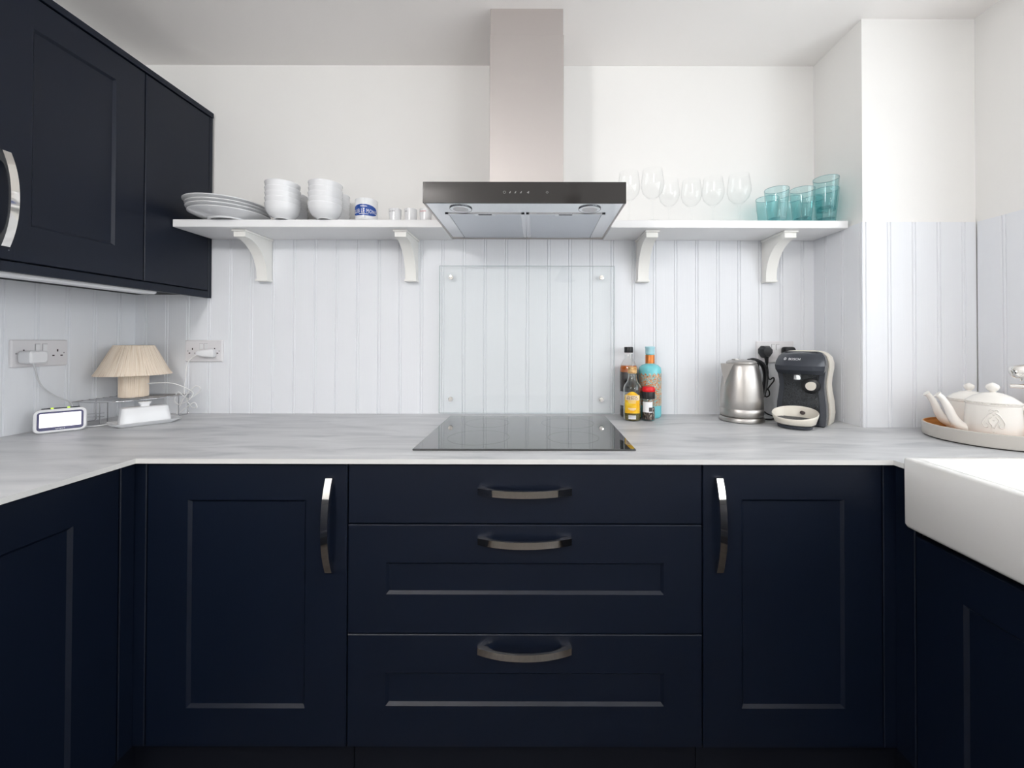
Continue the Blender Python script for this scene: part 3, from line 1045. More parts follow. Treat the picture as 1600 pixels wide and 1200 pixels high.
# ------------------------------------------------------------------ sockets
def socket(label, loc, ang):
    """double socket: local x along wall, -y out of wall, centre at loc"""
    t = thing('double_socket', label, 'socket', loc, ang, 'white double wall sockets')
    rs = [[(x, y, z) for x, z, y in [(p[0], p[1], yy) for p in rrect(0.147 - 2 * o, 0.086 - 2 * o, 0.004, 0, 3)]] for yy, o in ((-0.0002, 0), (-0.006, 0), (-0.009, 0.003))]
    obj('plate', MB().rings(rs), M['socket'], t, smooth=30, local=True)
    for sx in (-0.0095, 0.0095):
        obj('switch', MB().box(sx - 0.0055, sx + 0.0055, -0.0112, -0.0088, 0.008, 0.029, 0.0008), M['plastic_white'], t, local=True)
        gm = MB()
        gm.box(sx - 0.0068, sx - 0.0056, -0.0093, -0.0088, 0.007, 0.030)
        gm.box(sx - 0.0068, sx + 0.0068, -0.0093, -0.0088, 0.0292, 0.0303)
        obj('switch_gap', gm, M['slot_shadow'], t, local=True)
    for sx in (-0.044, 0.044):
        pm_ = MB()
        pm_.box(sx - 0.002, sx + 0.002, -0.0093, -0.0088, 0.004, 0.012)
        pm_.box(sx - 0.0145, sx - 0.0082, -0.0093, -0.0088, -0.0105, -0.0065)
        pm_.box(sx + 0.0082, sx + 0.0145, -0.0093, -0.0088, -0.0105, -0.0065)
        obj('pin_slots', pm_, M['slot'], t, local=True)
    sr = MB()
    for sx in (-0.062, 0.062):
        m = MB().lathe([(0.0025, 0), (0.002, 0.0006)], 10)
        m.xf(Matrix.Translation((sx, -0.0089, 0.0)) @ Matrix.Rotation(R(90), 4, 'X'))
        obj('screw', m, M['slot_shadow'], t, local=True)
    return t


socket('white double socket on the left wall above the baby monitor', (XL, -0.310, 1.148), R(90))
socket('white double socket on the back wall beside the string lamp', (-1.319, 0.0, 1.148), 0)
socket('white double socket behind the kettle and coffee machine', (0.948, 0.0, 1.149), 0)

# phone-style adapter and its cable on the left socket (feeds the baby monitor)
t = thing('usb_charger', 'white plug-in adapter in the left wall socket with a thin cable', 'charger', (XL + 0.0092, -0.354, 1.14))
rs = []
for xx, o in ((0.0, 0.006), (0.008, 0.001), (0.012, 0.0), (0.044, 0.0), (0.048, 0.004)):
    rs.append([(XL + 0.0095 + xx, -0.352 + p[0], 1.137 + p[1]) for p in rrect(0.046 - 2 * o, 0.040 - 2 * o, 0.008, 0, 4)])
obj('adapter', MB().rings(rs), M['plastic_white'], t, smooth=35)
obj('cable', MB().tube(smooth_pts([(XL + 0.035, -0.350, 1.118), (XL + 0.034, -0.345, 1.098), (XL + 0.022, -0.328, 1.065), (XL + 0.016, -0.308, 1.035), (XL + 0.022, -0.280, 1.005), (XL + 0.050, -0.262, 0.982), (XL + 0.072, -0.275, 0.955), (XL + 0.077, -0.290, 0.935)]), 0.0022, 8), M['cord_grey'], t, smooth=60)

# ------------------------------------------------------------------ baby monitor
t = thing('baby_monitor', 'small white baby monitor with a lit screen on the worktop below the left socket', 'monitor', (-1.500, -0.332, Z_WT + E), R(47))
TILT = Matrix.Rotation(R(-12), 4, 'X')


def face_ring(w, h, r, y, zc):
    return [(p[0], y, zc + p[1]) for p in rrect(w, h, r, 0, 5)]


def tilt(mb):
    return mb.xf(Matrix.Translation((0, 0, 0.0)) @ TILT)


ZM = 0.0375
obj('case', tilt(MB().rings([face_ring(0.104, 0.068, 0.014, 0.020, ZM), face_ring(0.112, 0.075, 0.016, 0.014, ZM), face_ring(0.112, 0.075, 0.016, 0.000, ZM), face_ring(0.108, 0.071, 0.015, -0.004, ZM)])), M['plastic_white'], t, smooth=35, local=True)
obj('bezel', tilt(MB().rings([face_ring(0.096, 0.058, 0.008, -0.0039, ZM - 0.001), face_ring(0.095, 0.057, 0.008, -0.0046, ZM - 0.001)])), M['navy_bezel'], t, smooth=35, local=True)
obj('screen', tilt(MB().rings([face_ring(0.086, 0.043, 0.002, -0.0046, ZM + 0.001), face_ring(0.086, 0.043, 0.002, -0.0050, ZM + 0.001)])), M['screen'], t, local=True)
vs, fs, wd = text_flat('campark', 0.005)
m = MB()
m.add([(u * 0.020 / wd, -0.0049, ZM - 0.0272 + v) for u, v in vs], fs)
obj('lettering', tilt(m), M['white_print'], t, local=True)
obj('top_bar', tilt(MB().box(-0.040, 0.040, -0.003, 0.012, ZM + 0.0372, ZM + 0.0398, 0.001)), M['charcoal'], t, local=True)
for sx in (-0.018, 0.016):
    obj('indicator_light', tilt(MB().box(sx - 0.003, sx + 0.003, -0.0038, -0.001, ZM + 0.0365, ZM + 0.0405, 0.0008)), M['led'], t, local=True)
obj('stand', MB().box(-0.02, 0.02, 0.010, 0.034, 0.0, 0.006, 0.001), M['cream'], t, local=True)

# ------------------------------------------------------------------ wire corner rack
ZR = 0.978
t = thing('corner_rack', 'chrome wire corner rack carrying the string lamp', 'rack', (-1.50, -0.12, Z_WT))
wr = 0.0016
outl = [(-1.588, -0.012), (-1.588, -0.225), (-1.505, -0.232), (-1.437, -0.215), (-1.405, -0.160), (-1.378, -0.115), (-1.366, -0.012)]
sm = smooth_pts([(x, y, ZR) for x, y in outl[1:]], 5)
rim = [(-1.588, -0.012, ZR)] + sm
obj('top_rim', MB().tube(rim, wr, 6, closed=True), M['wire'], t, smooth=60)
slats = MB()


def xlim(y):
    best = -1.37
    for a, b in zip(sm, sm[1:]):
        if (a.y - y) * (b.y - y) <= 0 and abs(a.y - b.y) > 1e-6 and a.x > -1.56:
            best = a.x + (b.x - a.x) * (y - a.y) / (b.y - a.y)
    return best


for i in range(8):
    y = -0.034 - i * 0.023
    obj('wire', MB().tube([(-1.588, y, ZR + 0.002), (xlim(y), y, ZR + 0.002)], 0.0011, 6), M['wire'], t, smooth=60)
for (ax, ay), (bx, by) in (((-1.588, -0.205), (-1.588, -0.150)), ((-1.485, -0.232), (-1.465, -0.226)), ((-1.370, -0.060), (-1.368, -0.020))):
    za = Z_WT + 0.0022
    p = [(ax, ay, ZR), (ax, ay, za + 0.004), (ax * .9 + bx * .1, ay * .9 + by * .1, za), (bx * .9 + ax * .1, by * .9 + ay * .1, za), (bx, by, za + 0.004), (bx, by, ZR)]
    obj('leg', MB().tube(p, 0.0015, 6), M['wire'], t, smooth=60)
obj('brace', MB().tube([(-1.588, -0.178, 0.928), (-1.475, -0.228, 0.942)], 0.0012, 6), M['wire'], t, smooth=60)
obj('brace', MB().tube([(-1.588, -0.178, 0.918), (-1.475, -0.228, 0.930)], 0.0012, 6), M['wire'], t, smooth=60)

# ------------------------------------------------------------------ string-wound lamp
LX, LY, LZ = -1.4865, -0.116, ZR + 0.0036
t = thing('table_lamp', 'string-wound beige mushroom lamp standing on the wire corner rack', 'lamp', (LX, LY, LZ))


def wound(prof, n, amp):
    rs = []
    for r, z in prof:
        rs.append([((r + (amp if j % 2 else -amp) * (0.4 + 0.6 * ((j * 7919) % 13) / 13)) * math.cos(2 * math.pi * j / n), (r + (amp if j % 2 else -amp) * (0.4 + 0.6 * ((j * 7919) % 13) / 13)) * math.sin(2 * math.pi * j / n), z) for j in range(n)])
    return MB().rings(rs)


obj('base', wound([(0.038, 0.0), (0.0405, 0.002), (0.0408, 0.086), (0.038, 0.089)], 150, 0.0006), M['raffia'], t, local=True)
obj('shade', wound([(0.098, 0.084), (0.1045, 0.0815), (0.1055, 0.083), (0.0955, 0.1005), (0.056, 0.188), (0.053, 0.1905), (0.046, 0.190)], 200, 0.0007), M['raffia'], t, local=True)
cord = smooth_pts([(-1.449, -0.102, 1.028), (-1.43, -0.085, 1.030), (-1.40, -0.07, 1.028), (-1.372, -0.062, 1.020), (-1.335, -0.055, 1.000), (-1.320, -0.055, 0.985), (-1.335, -0.058, 0.960), (-1.370, -0.060, 0.945), (-1.395, -0.050, 0.960),
                   (-1.385, -0.045, 0.990), (-1.350, -0.045, 0.965), (-1.315, -0.040, 0.985), (-1.300, -0.045, 1.005), (-1.318, -0.05, 1.012), (-1.352, -0.052, 0.975), (-1.378, -0.048, 0.935), (-1.385, -0.05, 0.906),
                   (-1.360, -0.048, 0.925), (-1.325, -0.045, 0.950), (-1.318, -0.040, 0.930), (-1.345, -0.036, 0.935), (-1.372, -0.034, 0.985), (-1.370, -0.030, 1.050), (-1.366, -0.030, 1.095), (-1.345, -0.032, 1.122), (-1.316, -0.036, 1.135)], 7)
obj('cord', MB().tube(cord, 0.0020, 7), M['cord_white'], t, smooth=60)
rs = []
for q, wd_, hh in ((0.0, 0.030, 0.030), (0.012, 0.034, 0.034), (0.024, 0.034, 0.032), (0.040, 0.022, 0.022), (0.046, 0.012, 0.012)):
    rs.append([(-1.283 - max(0, q - 0.024) * 1.5 + p[0], -0.0095 - q * 0.75, 1.140 + p[1]) for p in rrect(wd_, hh, 0.007, 0, 4)])
obj('plug', MB().rings(rs), M['plastic_white'], t, smooth=40)
obj('cord', MB().tube(smooth_pts([(-1.575, -0.255, 0.9035), (-1.53, -0.268, 0.9035), (-1.475, -0.262, 0.9035), (-1.46, -0.235, 0.9035), (-1.43, -0.15, 0.9035)], 6), 0.0022, 7), M['cord_white'], t, smooth=60)

# ------------------------------------------------------------------ butter dish
t = thing('butter_dish', 'white ceramic butter dish with a knobbed lid in front of the lamp', 'dish', (-1.3545, -0.2085, Z_WT + E), math.atan2(0.8, 0.6))
rs = [rrect(0.135, 0.070, 0.012, 0.0, 4), rrect(0.142, 0.077, 0.014, 0.003, 4), rrect(0.176, 0.100, 0.014, 0.0125, 4), rrect(0.178, 0.102, 0.014, 0.0142, 4), rrect(0.172, 0.096, 0.013, 0.0142, 4), rrect(0.140, 0.074, 0.012, 0.0065, 4)]
obj('plate', MB().rings(rs), M['ceramic'], t, smooth=40, local=True)
ld = obj('lid', MB().rings([rrect(0.130, 0.066, 0.012, 0.0068, 5), rrect(0.128, 0.064, 0.012, 0.020, 5), rrect(0.118, 0.054, 0.014, 0.056, 5), rrect(0.114, 0.050, 0.014, 0.0605, 5), rrect(0.104, 0.040, 0.012, 0.0625, 5)]), M['ceramic'], t, smooth=40, local=True)
obj('knob', MB().rings([rrect(0.024, 0.012, 0.005, 0.062, 4), rrect(0.022, 0.011, 0.005, 0.066, 4), rrect(0.034, 0.018, 0.006, 0.0755, 4), rrect(0.031, 0.016, 0.006, 0.0775, 4)]), M['ceramic'], ld, smooth=40, local=True)

# ------------------------------------------------------------------ bottles right of the splashback
# tall dark bottle
t = thing('sauce_bottle', 'tall clear bottle of dark liquid with a black cap, at the back left', 'bottle', (0.3575, -0.046, Z_WT + E))
BP = [(0.031, 0.0), (0.034, 0.004), (0.034, 0.178), (0.031, 0.196), (0.022, 0.214), (0.0145, 0.224), (0.014, 0.252)]
obj('glass', MB().lathe(BP, 32), M['bottle_glass'], t, smooth=40, local=True)
obj('liquid', MB().lathe([(0.030, 0.003), (0.0325, 0.006), (0.0325, 0.172), (0.031, 0.182)], 32), M['dark_liquid'], t, smooth=40, local=True)
obj('amber_band', MB().lathe([(0.0327, 0.172), (0.0325, 0.188), (0.029, 0.1965)], 32), M['amber'], t, smooth=40, local=True)
obj('cap', MB().lathe([(0.0165, 0.246), (0.0165, 0.2465), (0.017, 0.248), (0.017, 0.266), (0.0155, 0.268)], 28), M['black_plastic'], t, smooth=40, local=True)
obj('neck_ring', MB().lathe([(0.0145, 0.2415), (0.0162, 0.242), (0.0162, 0.2455), (0.0145, 0.246)], 28), M['plastic_white'], t, smooth=40, local=True)


def label_mb(r, a0, a1, z0, z1, top=None, n=16):
    m = MB()
    outer, inner = [], []
    for i in range(n + 1):
        a = a0 + (a1 - a0) * i / n
        zt = z1 if top is None else top((i / n) * 2 - 1)
        outer.append(((r + 0.0005) * math.sin(a), -(r + 0.0005) * math.cos(a), zt))
        inner.append(((r + 0.0005) * math.sin(a), -(r + 0.0005) * math.cos(a), z0))
    o_ = len(m.v)
    m.v += inner + outer
    m.f += [(i, i + 1, n + 2 + i, n + 1 + i) for i in range(n)]
    return m


lb = obj('label', label_mb(0.034, R(-95), R(10), 0.045, 0.098), M['grey_label'], t, smooth=60, local=True)
sm_ = MB()
for k in range(7):
    f_ = wrap(0.0348, R(-62), 0.052 + k * 0.006)
    sm_.add([f_(-0.012, 0), f_(0.012, 0), f_(0.012, 0.0022), f_(-0.012, 0.0022)], [(0, 1, 2, 3)])
obj('label_print', sm_, M['white_print'], lb, local=True)
# oil bottle with yellow label
t = thing('oil_bottle', 'small clear oil bottle with a yellow label and tan cap, in front', 'bottle', (0.3545, -0.118, Z_WT + E))
OP = [(0.028, 0.0), (0.0305, 0.003), (0.0325, 0.018), (0.0325, 0.100), (0.0325, 0.118), (0.030, 0.127), (0.021, 0.140), (0.0165, 0.152), (0.0150, 0.166), (0.0148, 0.174)]
obj('glass', MB().lathe(OP + [(r - 0.0022, z) for r, z in OP[:0:-1]] + [(0.027, 0.0034)], 36), M['real_glass'], t, smooth=40, local=True)
obj('oil', MB().lathe([(0.026, 0.0038), (0.0280, 0.005), (0.0300, 0.018), (0.0300, 0.060), (0.0295, 0.0605)], 32), M['oil'], t, smooth=40, local=True)
obj('cap', MB().lathe([(0.0165, 0.172), (0.0165, 0.191), (0.015, 0.1955), (0.006, 0.1965)], 28), M['cork'], t, smooth=40, local=True)
AC = R(-14)
lb = obj('label', label_mb(0.0325, AC - R(52), AC + R(52), 0.029, 0.10, lambda s: 0.094 + 0.014 * max(0, math.cos(s * 1.75)) ** 1.5, 24), M['yellow_label'], t, smooth=60, local=True)
obj('label_panel', label_mb(0.0329, AC - R(44), AC + R(46), 0.076, 0.094, None, 16), M['cream_label'], lb, smooth=60, local=True)
for word, sz, zz, wdt in (('FILIPPO', 0.008, 0.0865, 0.034), ('BERIO', 0.011, 0.0785, 0.040)):
    vs, fs, wd = text_flat(word, sz)
    f_ = wrap(0.0338, AC, zz)
    m = MB()
    m.add([f_(u * wdt / wd, v) for u, v in vs], fs)
    obj('lettering', m, M['dark_print'], lb, local=True)
m = MB()
for k, (z_, hw_) in enumerate(((0.071, 0.015), (0.066, 0.013), (0.046, 0.015), (0.043, 0.014), (0.040, 0.008))):
    f_ = wrap(0.0336, AC, z_)
    for i in range(6):
        a_, b_ = -hw_ + 2 * hw_ * i / 6, -hw_ + 2 * hw_ * (i + 0.85) / 6
        m.add([f_(a_, 0), f_(b_, 0), f_(b_, 0.0024), f_(a_, 0.0024)], [(0, 1, 2, 3)])
obj('label_print', m, M['cream_label'], lb, local=True)
obj('neck_label', label_mb(0.0313, AC - R(25), AC + R(25), 0.008, 0.022, None, 8), M['white_print'], t, smooth=60, local=True)
# teal bottle
t = thing('gin_bottle', 'turquoise glass bottle with copper floral print, back right of the bottle group', 'bottle', (0.4385, -0.052, Z_WT + E))
obj('glass', MB().lathe([(0.037, 0.0), (0.041, 0.004), (0.042, 0.012), (0.042, 0.178), (0.040, 0.190), (0.030, 0.199), (0.0175, 0.203), (0.0165, 0.236), (0.0165, 0.242)], 40), M['teal_bottle'], t, smooth=40, local=True)
obj('print', label_mb(0.042, R(-110), R(110), 0.046, 0.168, lambda s: 0.166 + 0.005 * math.sin(s * 30), 40), M['floral'], t, smooth=60, local=True)
obj('neck_band', MB().lathe([(0.0166, 0.204), (0.0176, 0.205), (0.0176, 0.237), (0.0168, 0.238)], 32), M['copper'], t, smooth=40, local=True)
obj('stopper', MB().lathe([(0.0165, 0.2415), (0.0178, 0.243), (0.0178, 0.262), (0.0190, 0.264), (0.0188, 0.269), (0.017, 0.270)], 32), M['pale_teal'], t, smooth=40, local=True)
# pepper grinder
t = thing('pepper_grinder', 'small glass peppercorn grinder with a red and black top, front of the bottle group', 'grinder', (0.4125, -0.124, Z_WT + E))
obj('jar', MB().lathe([(0.020, 0.0), (0.0225, 0.003), (0.0228, 0.066), (0.0205, 0.077), (0.0195, 0.080)], 32), M['bottle_glass'], t, smooth=40, local=True)
obj('peppercorns', MB().lathe([(0.019, 0.004), (0.0212, 0.006), (0.0214, 0.046), (0.012, 0.049)], 28), M['peppercorn'], t, smooth=40, local=True)
lb = obj('label', label_mb(0.0228, R(-75), R(20), 0.032, 0.070), M['white_print'], t, smooth=60, local=True)
obj('label_print', label_mb(0.0230, R(-12), R(18), 0.035, 0.050, None, 6), M['black_print'], lb, smooth=60, local=True)
n_ = 48
rs = []
for r, z in ((0.0205, 0.0795), (0.0232, 0.081), (0.0232, 0.104), (0.0225, 0.106)):
    rs.append([((r + (0.0005 if j % 2 else 0)) * math.cos(2 * math.pi * j / n_), (r + (0.0005 if j % 2 else 0)) * math.sin(2 * math.pi * j / n_), z) for j in range(n_)])
obj('collar', MB().rings(rs), M['black_plastic'], t, smooth=20, local=True)
obj('cap', MB().lathe([(0.0225, 0.1055), (0.0240, 0.108), (0.0238, 0.116), (0.0205, 0.1225), (0.016, 0.124)], 36), M['red'], t, smooth=40, local=True)

# ------------------------------------------------------------------ kettle
KA = R(10)          # spout points to local -x
t = thing('kettle', 'brushed stainless steel electric kettle with a black handle', 'kettle', (0.757, -0.118, Z_WT + E), KA)
obj('base', MB().lathe([(0.070, 0.0), (0.0755, 0.002), (0.0765, 0.012), (0.0735, 0.0165), (0.068, 0.0175)], 48), M['kettle_steel'], t, smooth=40, local=True)
KP = [(0.068, 0.018), (0.0715, 0.020), (0.0732, 0.028), (0.0735, 0.046), (0.0728, 0.0468), (0.0728, 0.0478), (0.0733, 0.0486), (0.0726, 0.080), (0.0700, 0.115), (0.0660, 0.150), (0.0610, 0.180), (0.0560, 0.200), (0.0535, 0.207), (0.0500, 0.2085)]
obj('body', MB().lathe(KP, 64), M['kettle_steel'], t, smooth=50, local=True)
obj('lid', MB().lathe([(0.0505, 0.2088), (0.0515, 0.211), (0.0500, 0.2155), (0.0440, 0.2195), (0.030, 0.2225), (0.010, 0.2235), (0.0005, 0.2235)], 48), M['kettle_steel'], t, smooth=40, local=True)
obj('lid_button', MB().box(-0.034, -0.012, -0.010, 0.010, 0.2205, 0.2262, 0.003, 2), M['kettle_steel'], t, smooth=40, local=True)


def kr(z):
    for (r0, z0_), (r1, z1_) in zip(KP, KP[1:]):
        if z0_ <= z <= z1_ and z1_ > z0_:
            return r0 + (r1 - r0) * (z - z0_) / (z1_ - z0_)
    return KP[-1][0]


sp = MB()
rows = []
for i in range(9):
    q = i / 8
    z = 0.132 + (0.2095 - 0.132) * q
    half = R(1.5 + 27 * q)
    ri = kr(min(z, 0.2065)) - 0.004
    ro = kr(min(z, 0.2065)) + 0.001 + 0.030 * q ** 1.1
    rows.append([(-ri * math.cos(half), -ri * math.sin(half), z), (-(ri + (ro - ri) * 0.62) * math.cos(half * 0.45), -(ri + (ro - ri) * .62) * math.sin(half * 0.45), z), (-ro, 0, z),
                 (-(ri + (ro - ri) * .62) * math.cos(half * 0.45), (ri + (ro - ri) * .62) * math.sin(half * 0.45), z), (-ri * math.cos(half), ri * math.sin(half), z)])
obj('spout', sp.rings(rows), M['kettle_steel'], t, smooth=40, local=True)
hp = smooth_pts([(0.030, 0, 0.220), (0.052, 0, 0.2215), (0.078, 0, 0.212), (0.096, 0, 0.190), (0.101, 0, 0.160), (0.097, 0, 0.125), (0.088, 0, 0.092), (0.0735, 0, 0.074)], 6)
obj('handle', MB().tube(hp, [0.009 if i > 3 else 0.007 for i in range(len(hp))], 12, flat=(1.35, 0.85)), M['black_plastic'], t, smooth=60, local=True)
obj('handle_mount', MB().box(0.046, 0.066, -0.013, 0.013, 0.185, 0.216, 0.004, 2), M['black_plastic'], t, smooth=40, local=True)

# ------------------------------------------------------------------ coffee machine
CMX, CMY, CMA = 0.955, -0.168, R(-47)
t = thing('coffee_machine', 'cream and charcoal pod coffee machine at the right end of the worktop', 'coffee machine', (CMX, CMY, Z_WT + E), CMA)
t.scale = (1.06, 1.06, 1.0)


def dring(w, yf, yb, z, bulge, rb, n=10, sharp=0.0):
    """ring: flat-ish back with rounded corners, bowed front (towards -y)"""
    pts = []
    for i in range(n + 1):                      # front from left to right
        s = -1 + 2 * i / n
        pts.append((w * math.copysign(abs(s) ** 0.9, s), yf - bulge * (1 - abs(s) ** 2.4), z))
    for a0, qx in ((0, 1), (90, -1)):
        for i in range(5):
            a = R(a0 + 90 * i / 4)
            pts.append((qx * (w - rb) + rb * math.cos(a), yb - rb + rb * math.sin(a), z))
    return pts


# cream shell
rs = []
for w_, yb, z, yf in ((0.066, 0.085, 0.0, 0.002), (0.0705, 0.096, 0.006, 0.0), (0.0735, 0.104, 0.040, 0.0), (0.0715, 0.102, 0.080, 0.0), (0.0675, 0.096, 0.115, 0.0), (0.0660, 0.092, 0.140, 0.0), (0.0680, 0.093, 0.165, 0.0),
                      (0.0720, 0.096, 0.195, 0.0), (0.0730, 0.095, 0.215, 0.0), (0.0690, 0.088, 0.236, 0.001), (0.0590, 0.076, 0.250, 0.003), (0.0460, 0.062, 0.2565, 0.006), (0.030, 0.05, 0.2585, 0.01)):
    rs.append(dring(w_, yf - 0.001, yb, z, 0.0, 0.035))
obj('shell', MB().rings(rs), M['cream'], t, smooth=45, local=True)
# charcoal housing in front of the shell
rs = []
for w_, z, yf in ((0.062, 0.0, -0.040), (0.0675, 0.004, -0.044), (0.0705, 0.040, -0.045), (0.0690, 0.075, -0.043), (0.0650, 0.110, -0.040), (0.0630, 0.135, -0.039), (0.0640, 0.155, -0.040), (0.0670, 0.180, -0.043), (0.0700, 0.205, -0.045), (0.0690, 0.222, -0.043), (0.0640, 0.240, -0.036), (0.0540, 0.2515, -0.026), (0.042, 0.2555, -0.016)):
    rs.append(dring(w_, yf, -0.0012, z, 0.004, 0.004))
obj('housing', MB().rings(rs), M['charcoal'], t, smooth=45, local=True)
# recessed speckled face
rs = []
for w_, z, yf in ((0.052, 0.012, -0.0495), (0.0555, 0.040, -0.0502), (0.0545, 0.075, -0.0482), (0.0510, 0.110, -0.0452), (0.0500, 0.135, -0.0440), (0.0510, 0.155, -0.0448), (0.0535, 0.176, -0.0478)):
    rs.append([(-w_, yf + 0.006, z), (-w_ + 0.003, yf, z), (0, yf - 0.0012, z), (w_ - 0.003, yf, z), (w_, yf + 0.006, z)])
obj('face_panel', MB().rings(rs), M['face_black'], t, smooth=45, local=True)
# brew head
rs = []
for w_, z, yf, bu in ((0.056, 0.176, -0.050, 0.010), (0.0635, 0.178, -0.054, 0.018), (0.0690, 0.192, -0.060, 0.030), (0.0705, 0.207, -0.060, 0.034), (0.0690, 0.211, -0.059, 0.0335), (0.0680, 0.222, -0.055, 0.031), (0.0630, 0.239, -0.045, 0.024), (0.0540, 0.2495, -0.034, 0.016), (0.044, 0.2535, -0.024, 0.010)):
    rs.append(dring(w_, yf, -0.030, z, bu, 0.004, 14))
obj('brew_head', MB().rings(rs), M['charcoal'], t, smooth=24, local=True)


def head_front(u, z):
    k = (z - 0.222) / 0.017
    w_ = 0.0680 + (0.0630 - 0.0680) * k
    yf = -0.055 + 0.010 * k
    bu = 0.031 - 0.007 * k
    return yf - bu * (1 - (abs(u) / w_) ** (2.4 / 0.9)) - 0.0011


vs, fs, wd = text_flat('BOSCH', 0.0105)
m = MB()
m.add([(u * 0.033 / wd - 0.008, head_front(u * 0.033 / wd - 0.008, 0.2262 + v), 0.2262 + v) for u, v in vs], fs)
obj('logo', m, M['white_print'], t, local=True)
rg = MB()
rg.rings([[(-0.0360 + r_ * math.cos(a_), head_front(-0.0360 + r_ * math.cos(a_), 0.2300 + r_ * math.sin(a_)), 0.2300 + r_ * math.sin(a_)) for a_ in (2 * math.pi * j / 20 for j in range(20))] for r_ in (0.0042, 0.0031)], False, False)
rg.rings([[(-0.0360 + x_, head_front(-0.0360 + x_, 0.2300 + z_), 0.2300 + z_) for x_, z_ in ((-0.0012, -0.0018), (0.0012, -0.0018), (0.0012, 0.0018), (-0.0012, 0.0018))], [(-0.0360 + x_, head_front(-0.0360 + x_, 0.2300 + z_), 0.2300 + z_) for x_, z_ in ((-0.0005, -0.0012), (0.0005, -0.0012), (0.0005, 0.0012), (-0.0005, 0.0012))]], False, False)
obj('emblem', rg, M['white_print'], t, local=True)
obj('nozzle', MB().lathe([(0.0095, 0.0), (0.0105, 0.001), (0.0105, 0.016), (0.009, 0.018)], 28, (-0.004, -0.062, 0.158)), M['silver'], t, smooth=40, local=True)
dl = MB().lathe([(0.026, -0.001), (0.026, 0.003), (0.024, 0.0045), (0.006, 0.0045)], 32)
dl.xf(Matrix.Translation((0.030, -0.0462, 0.138)) @ Matrix.Rotation(R(90), 4, 'X'))
dob = obj('dial', dl, M['black_plastic'], t, smooth=40, local=True)
pts = []
for i in range(28):
    a = 2 * math.pi * i / 28
    r_ = 0.0145
    k_ = max(0.0, math.cos(a - R(45)))
    pts.append((0.0305 + r_ * math.cos(a) * (1 + 0.14 * k_ ** 6), -0.0507, 0.1375 + r_ * math.sin(a) * (1 + 0.14 * k_ ** 6)))
obj('button', MB().prism(pts, (0, -0.004, 0)), M['cream'], dob, smooth=40, local=True)
mk = MB()
sx_ = [(-0.011, 0.0025), (-0.007, 0.0), (-0.002, 0.0), (0.002, 0.0003), (0.006, 0.0003), (0.011, 0.0035)]
mk.tube(smooth_pts([(a + 0.006, -0.0468, 0.089 + b) for a, b in sx_], 4), 0.0015, 6)
obj('vent_slot', mk, M['black_gap'], t, smooth=60, local=True)


# drip tray
def tray_ring(a, b, z, tl=0.0, n=44, yc=-0.1085):
    return [(a * math.cos(2 * math.pi * j / n), yc + b * math.sin(2 * math.pi * j / n), z + tl * (0.5 + 0.5 * math.sin(2 * math.pi * j / n))) for j in range(n)]


dt = obj('drip_tray', MB().rings([tray_ring(0.046, 0.036, 0.012), tray_ring(0.056, 0.047, 0.016, 0.004), tray_ring(0.0635, 0.0535, 0.030, 0.026), tray_ring(0.0645, 0.0545, 0.034, 0.030), tray_ring(0.0635, 0.0535, 0.0358, 0.031), tray_ring(0.0612, 0.0512, 0.034, 0.030), tray_ring(0.056, 0.047, 0.0235, 0.002), tray_ring(0.050, 0.041, 0.0215)]), M['cream'], t, smooth=50, local=True)
obj('tray_foot', MB().rings([tray_ring(0.044, 0.036, 0.0), tray_ring(0.048, 0.040, 0.003), tray_ring(0.049, 0.041, 0.011), tray_ring(0.046, 0.037, 0.0125)]), M['charcoal'], t, smooth=40, local=True)
gr = obj('grate', MB().rings([tray_ring(0.056, 0.047, 0.0265), tray_ring(0.0575, 0.0485, 0.0300)]), M['face_black'], dt, local=True)
sl = MB()
for k in range(7):
    yy = -0.1365 + k * 0.0095
    hw_ = 0.050 * math.sqrt(max(0.05, 1 - ((yy + 0.1085) / 0.047) ** 2))
    sl.box(-hw_, hw_, yy, yy + 0.0035, 0.0300, 0.0312)
obj('grate_slats', sl, M['charcoal'], dt, local=True)
bh = MB().lathe([(0.0075, 0.0), (0.0078, 0.002), (0.006, 0.0025)], 20)
bh.xf(Matrix.Translation((0.010, -0.0600, 0.0455)) @ Matrix.Rotation(R(62), 4, 'X'))
obj('rear_knob', bh, M['slot'], dt, smooth=40, local=True)


def plug_mb(x, z, depth=0.034, b=0.0092):
    out = [(-0.012, 0.022), (0.012, 0.022), (0.0235, 0.010), (0.0235, -0.006), (0.011, -0.024), (-0.011, -0.024), (-0.0235, -0.006), (-0.0235, 0.010)]
    rs = []
    for yy, k in ((b, 0.86), (b + 0.004, 1.0), (b + depth * 0.6, 1.0), (b + depth, 0.72)):
        rs.append([(x + p * k, -yy, z + q * k) for p, q in out])
    return MB().rings(rs)


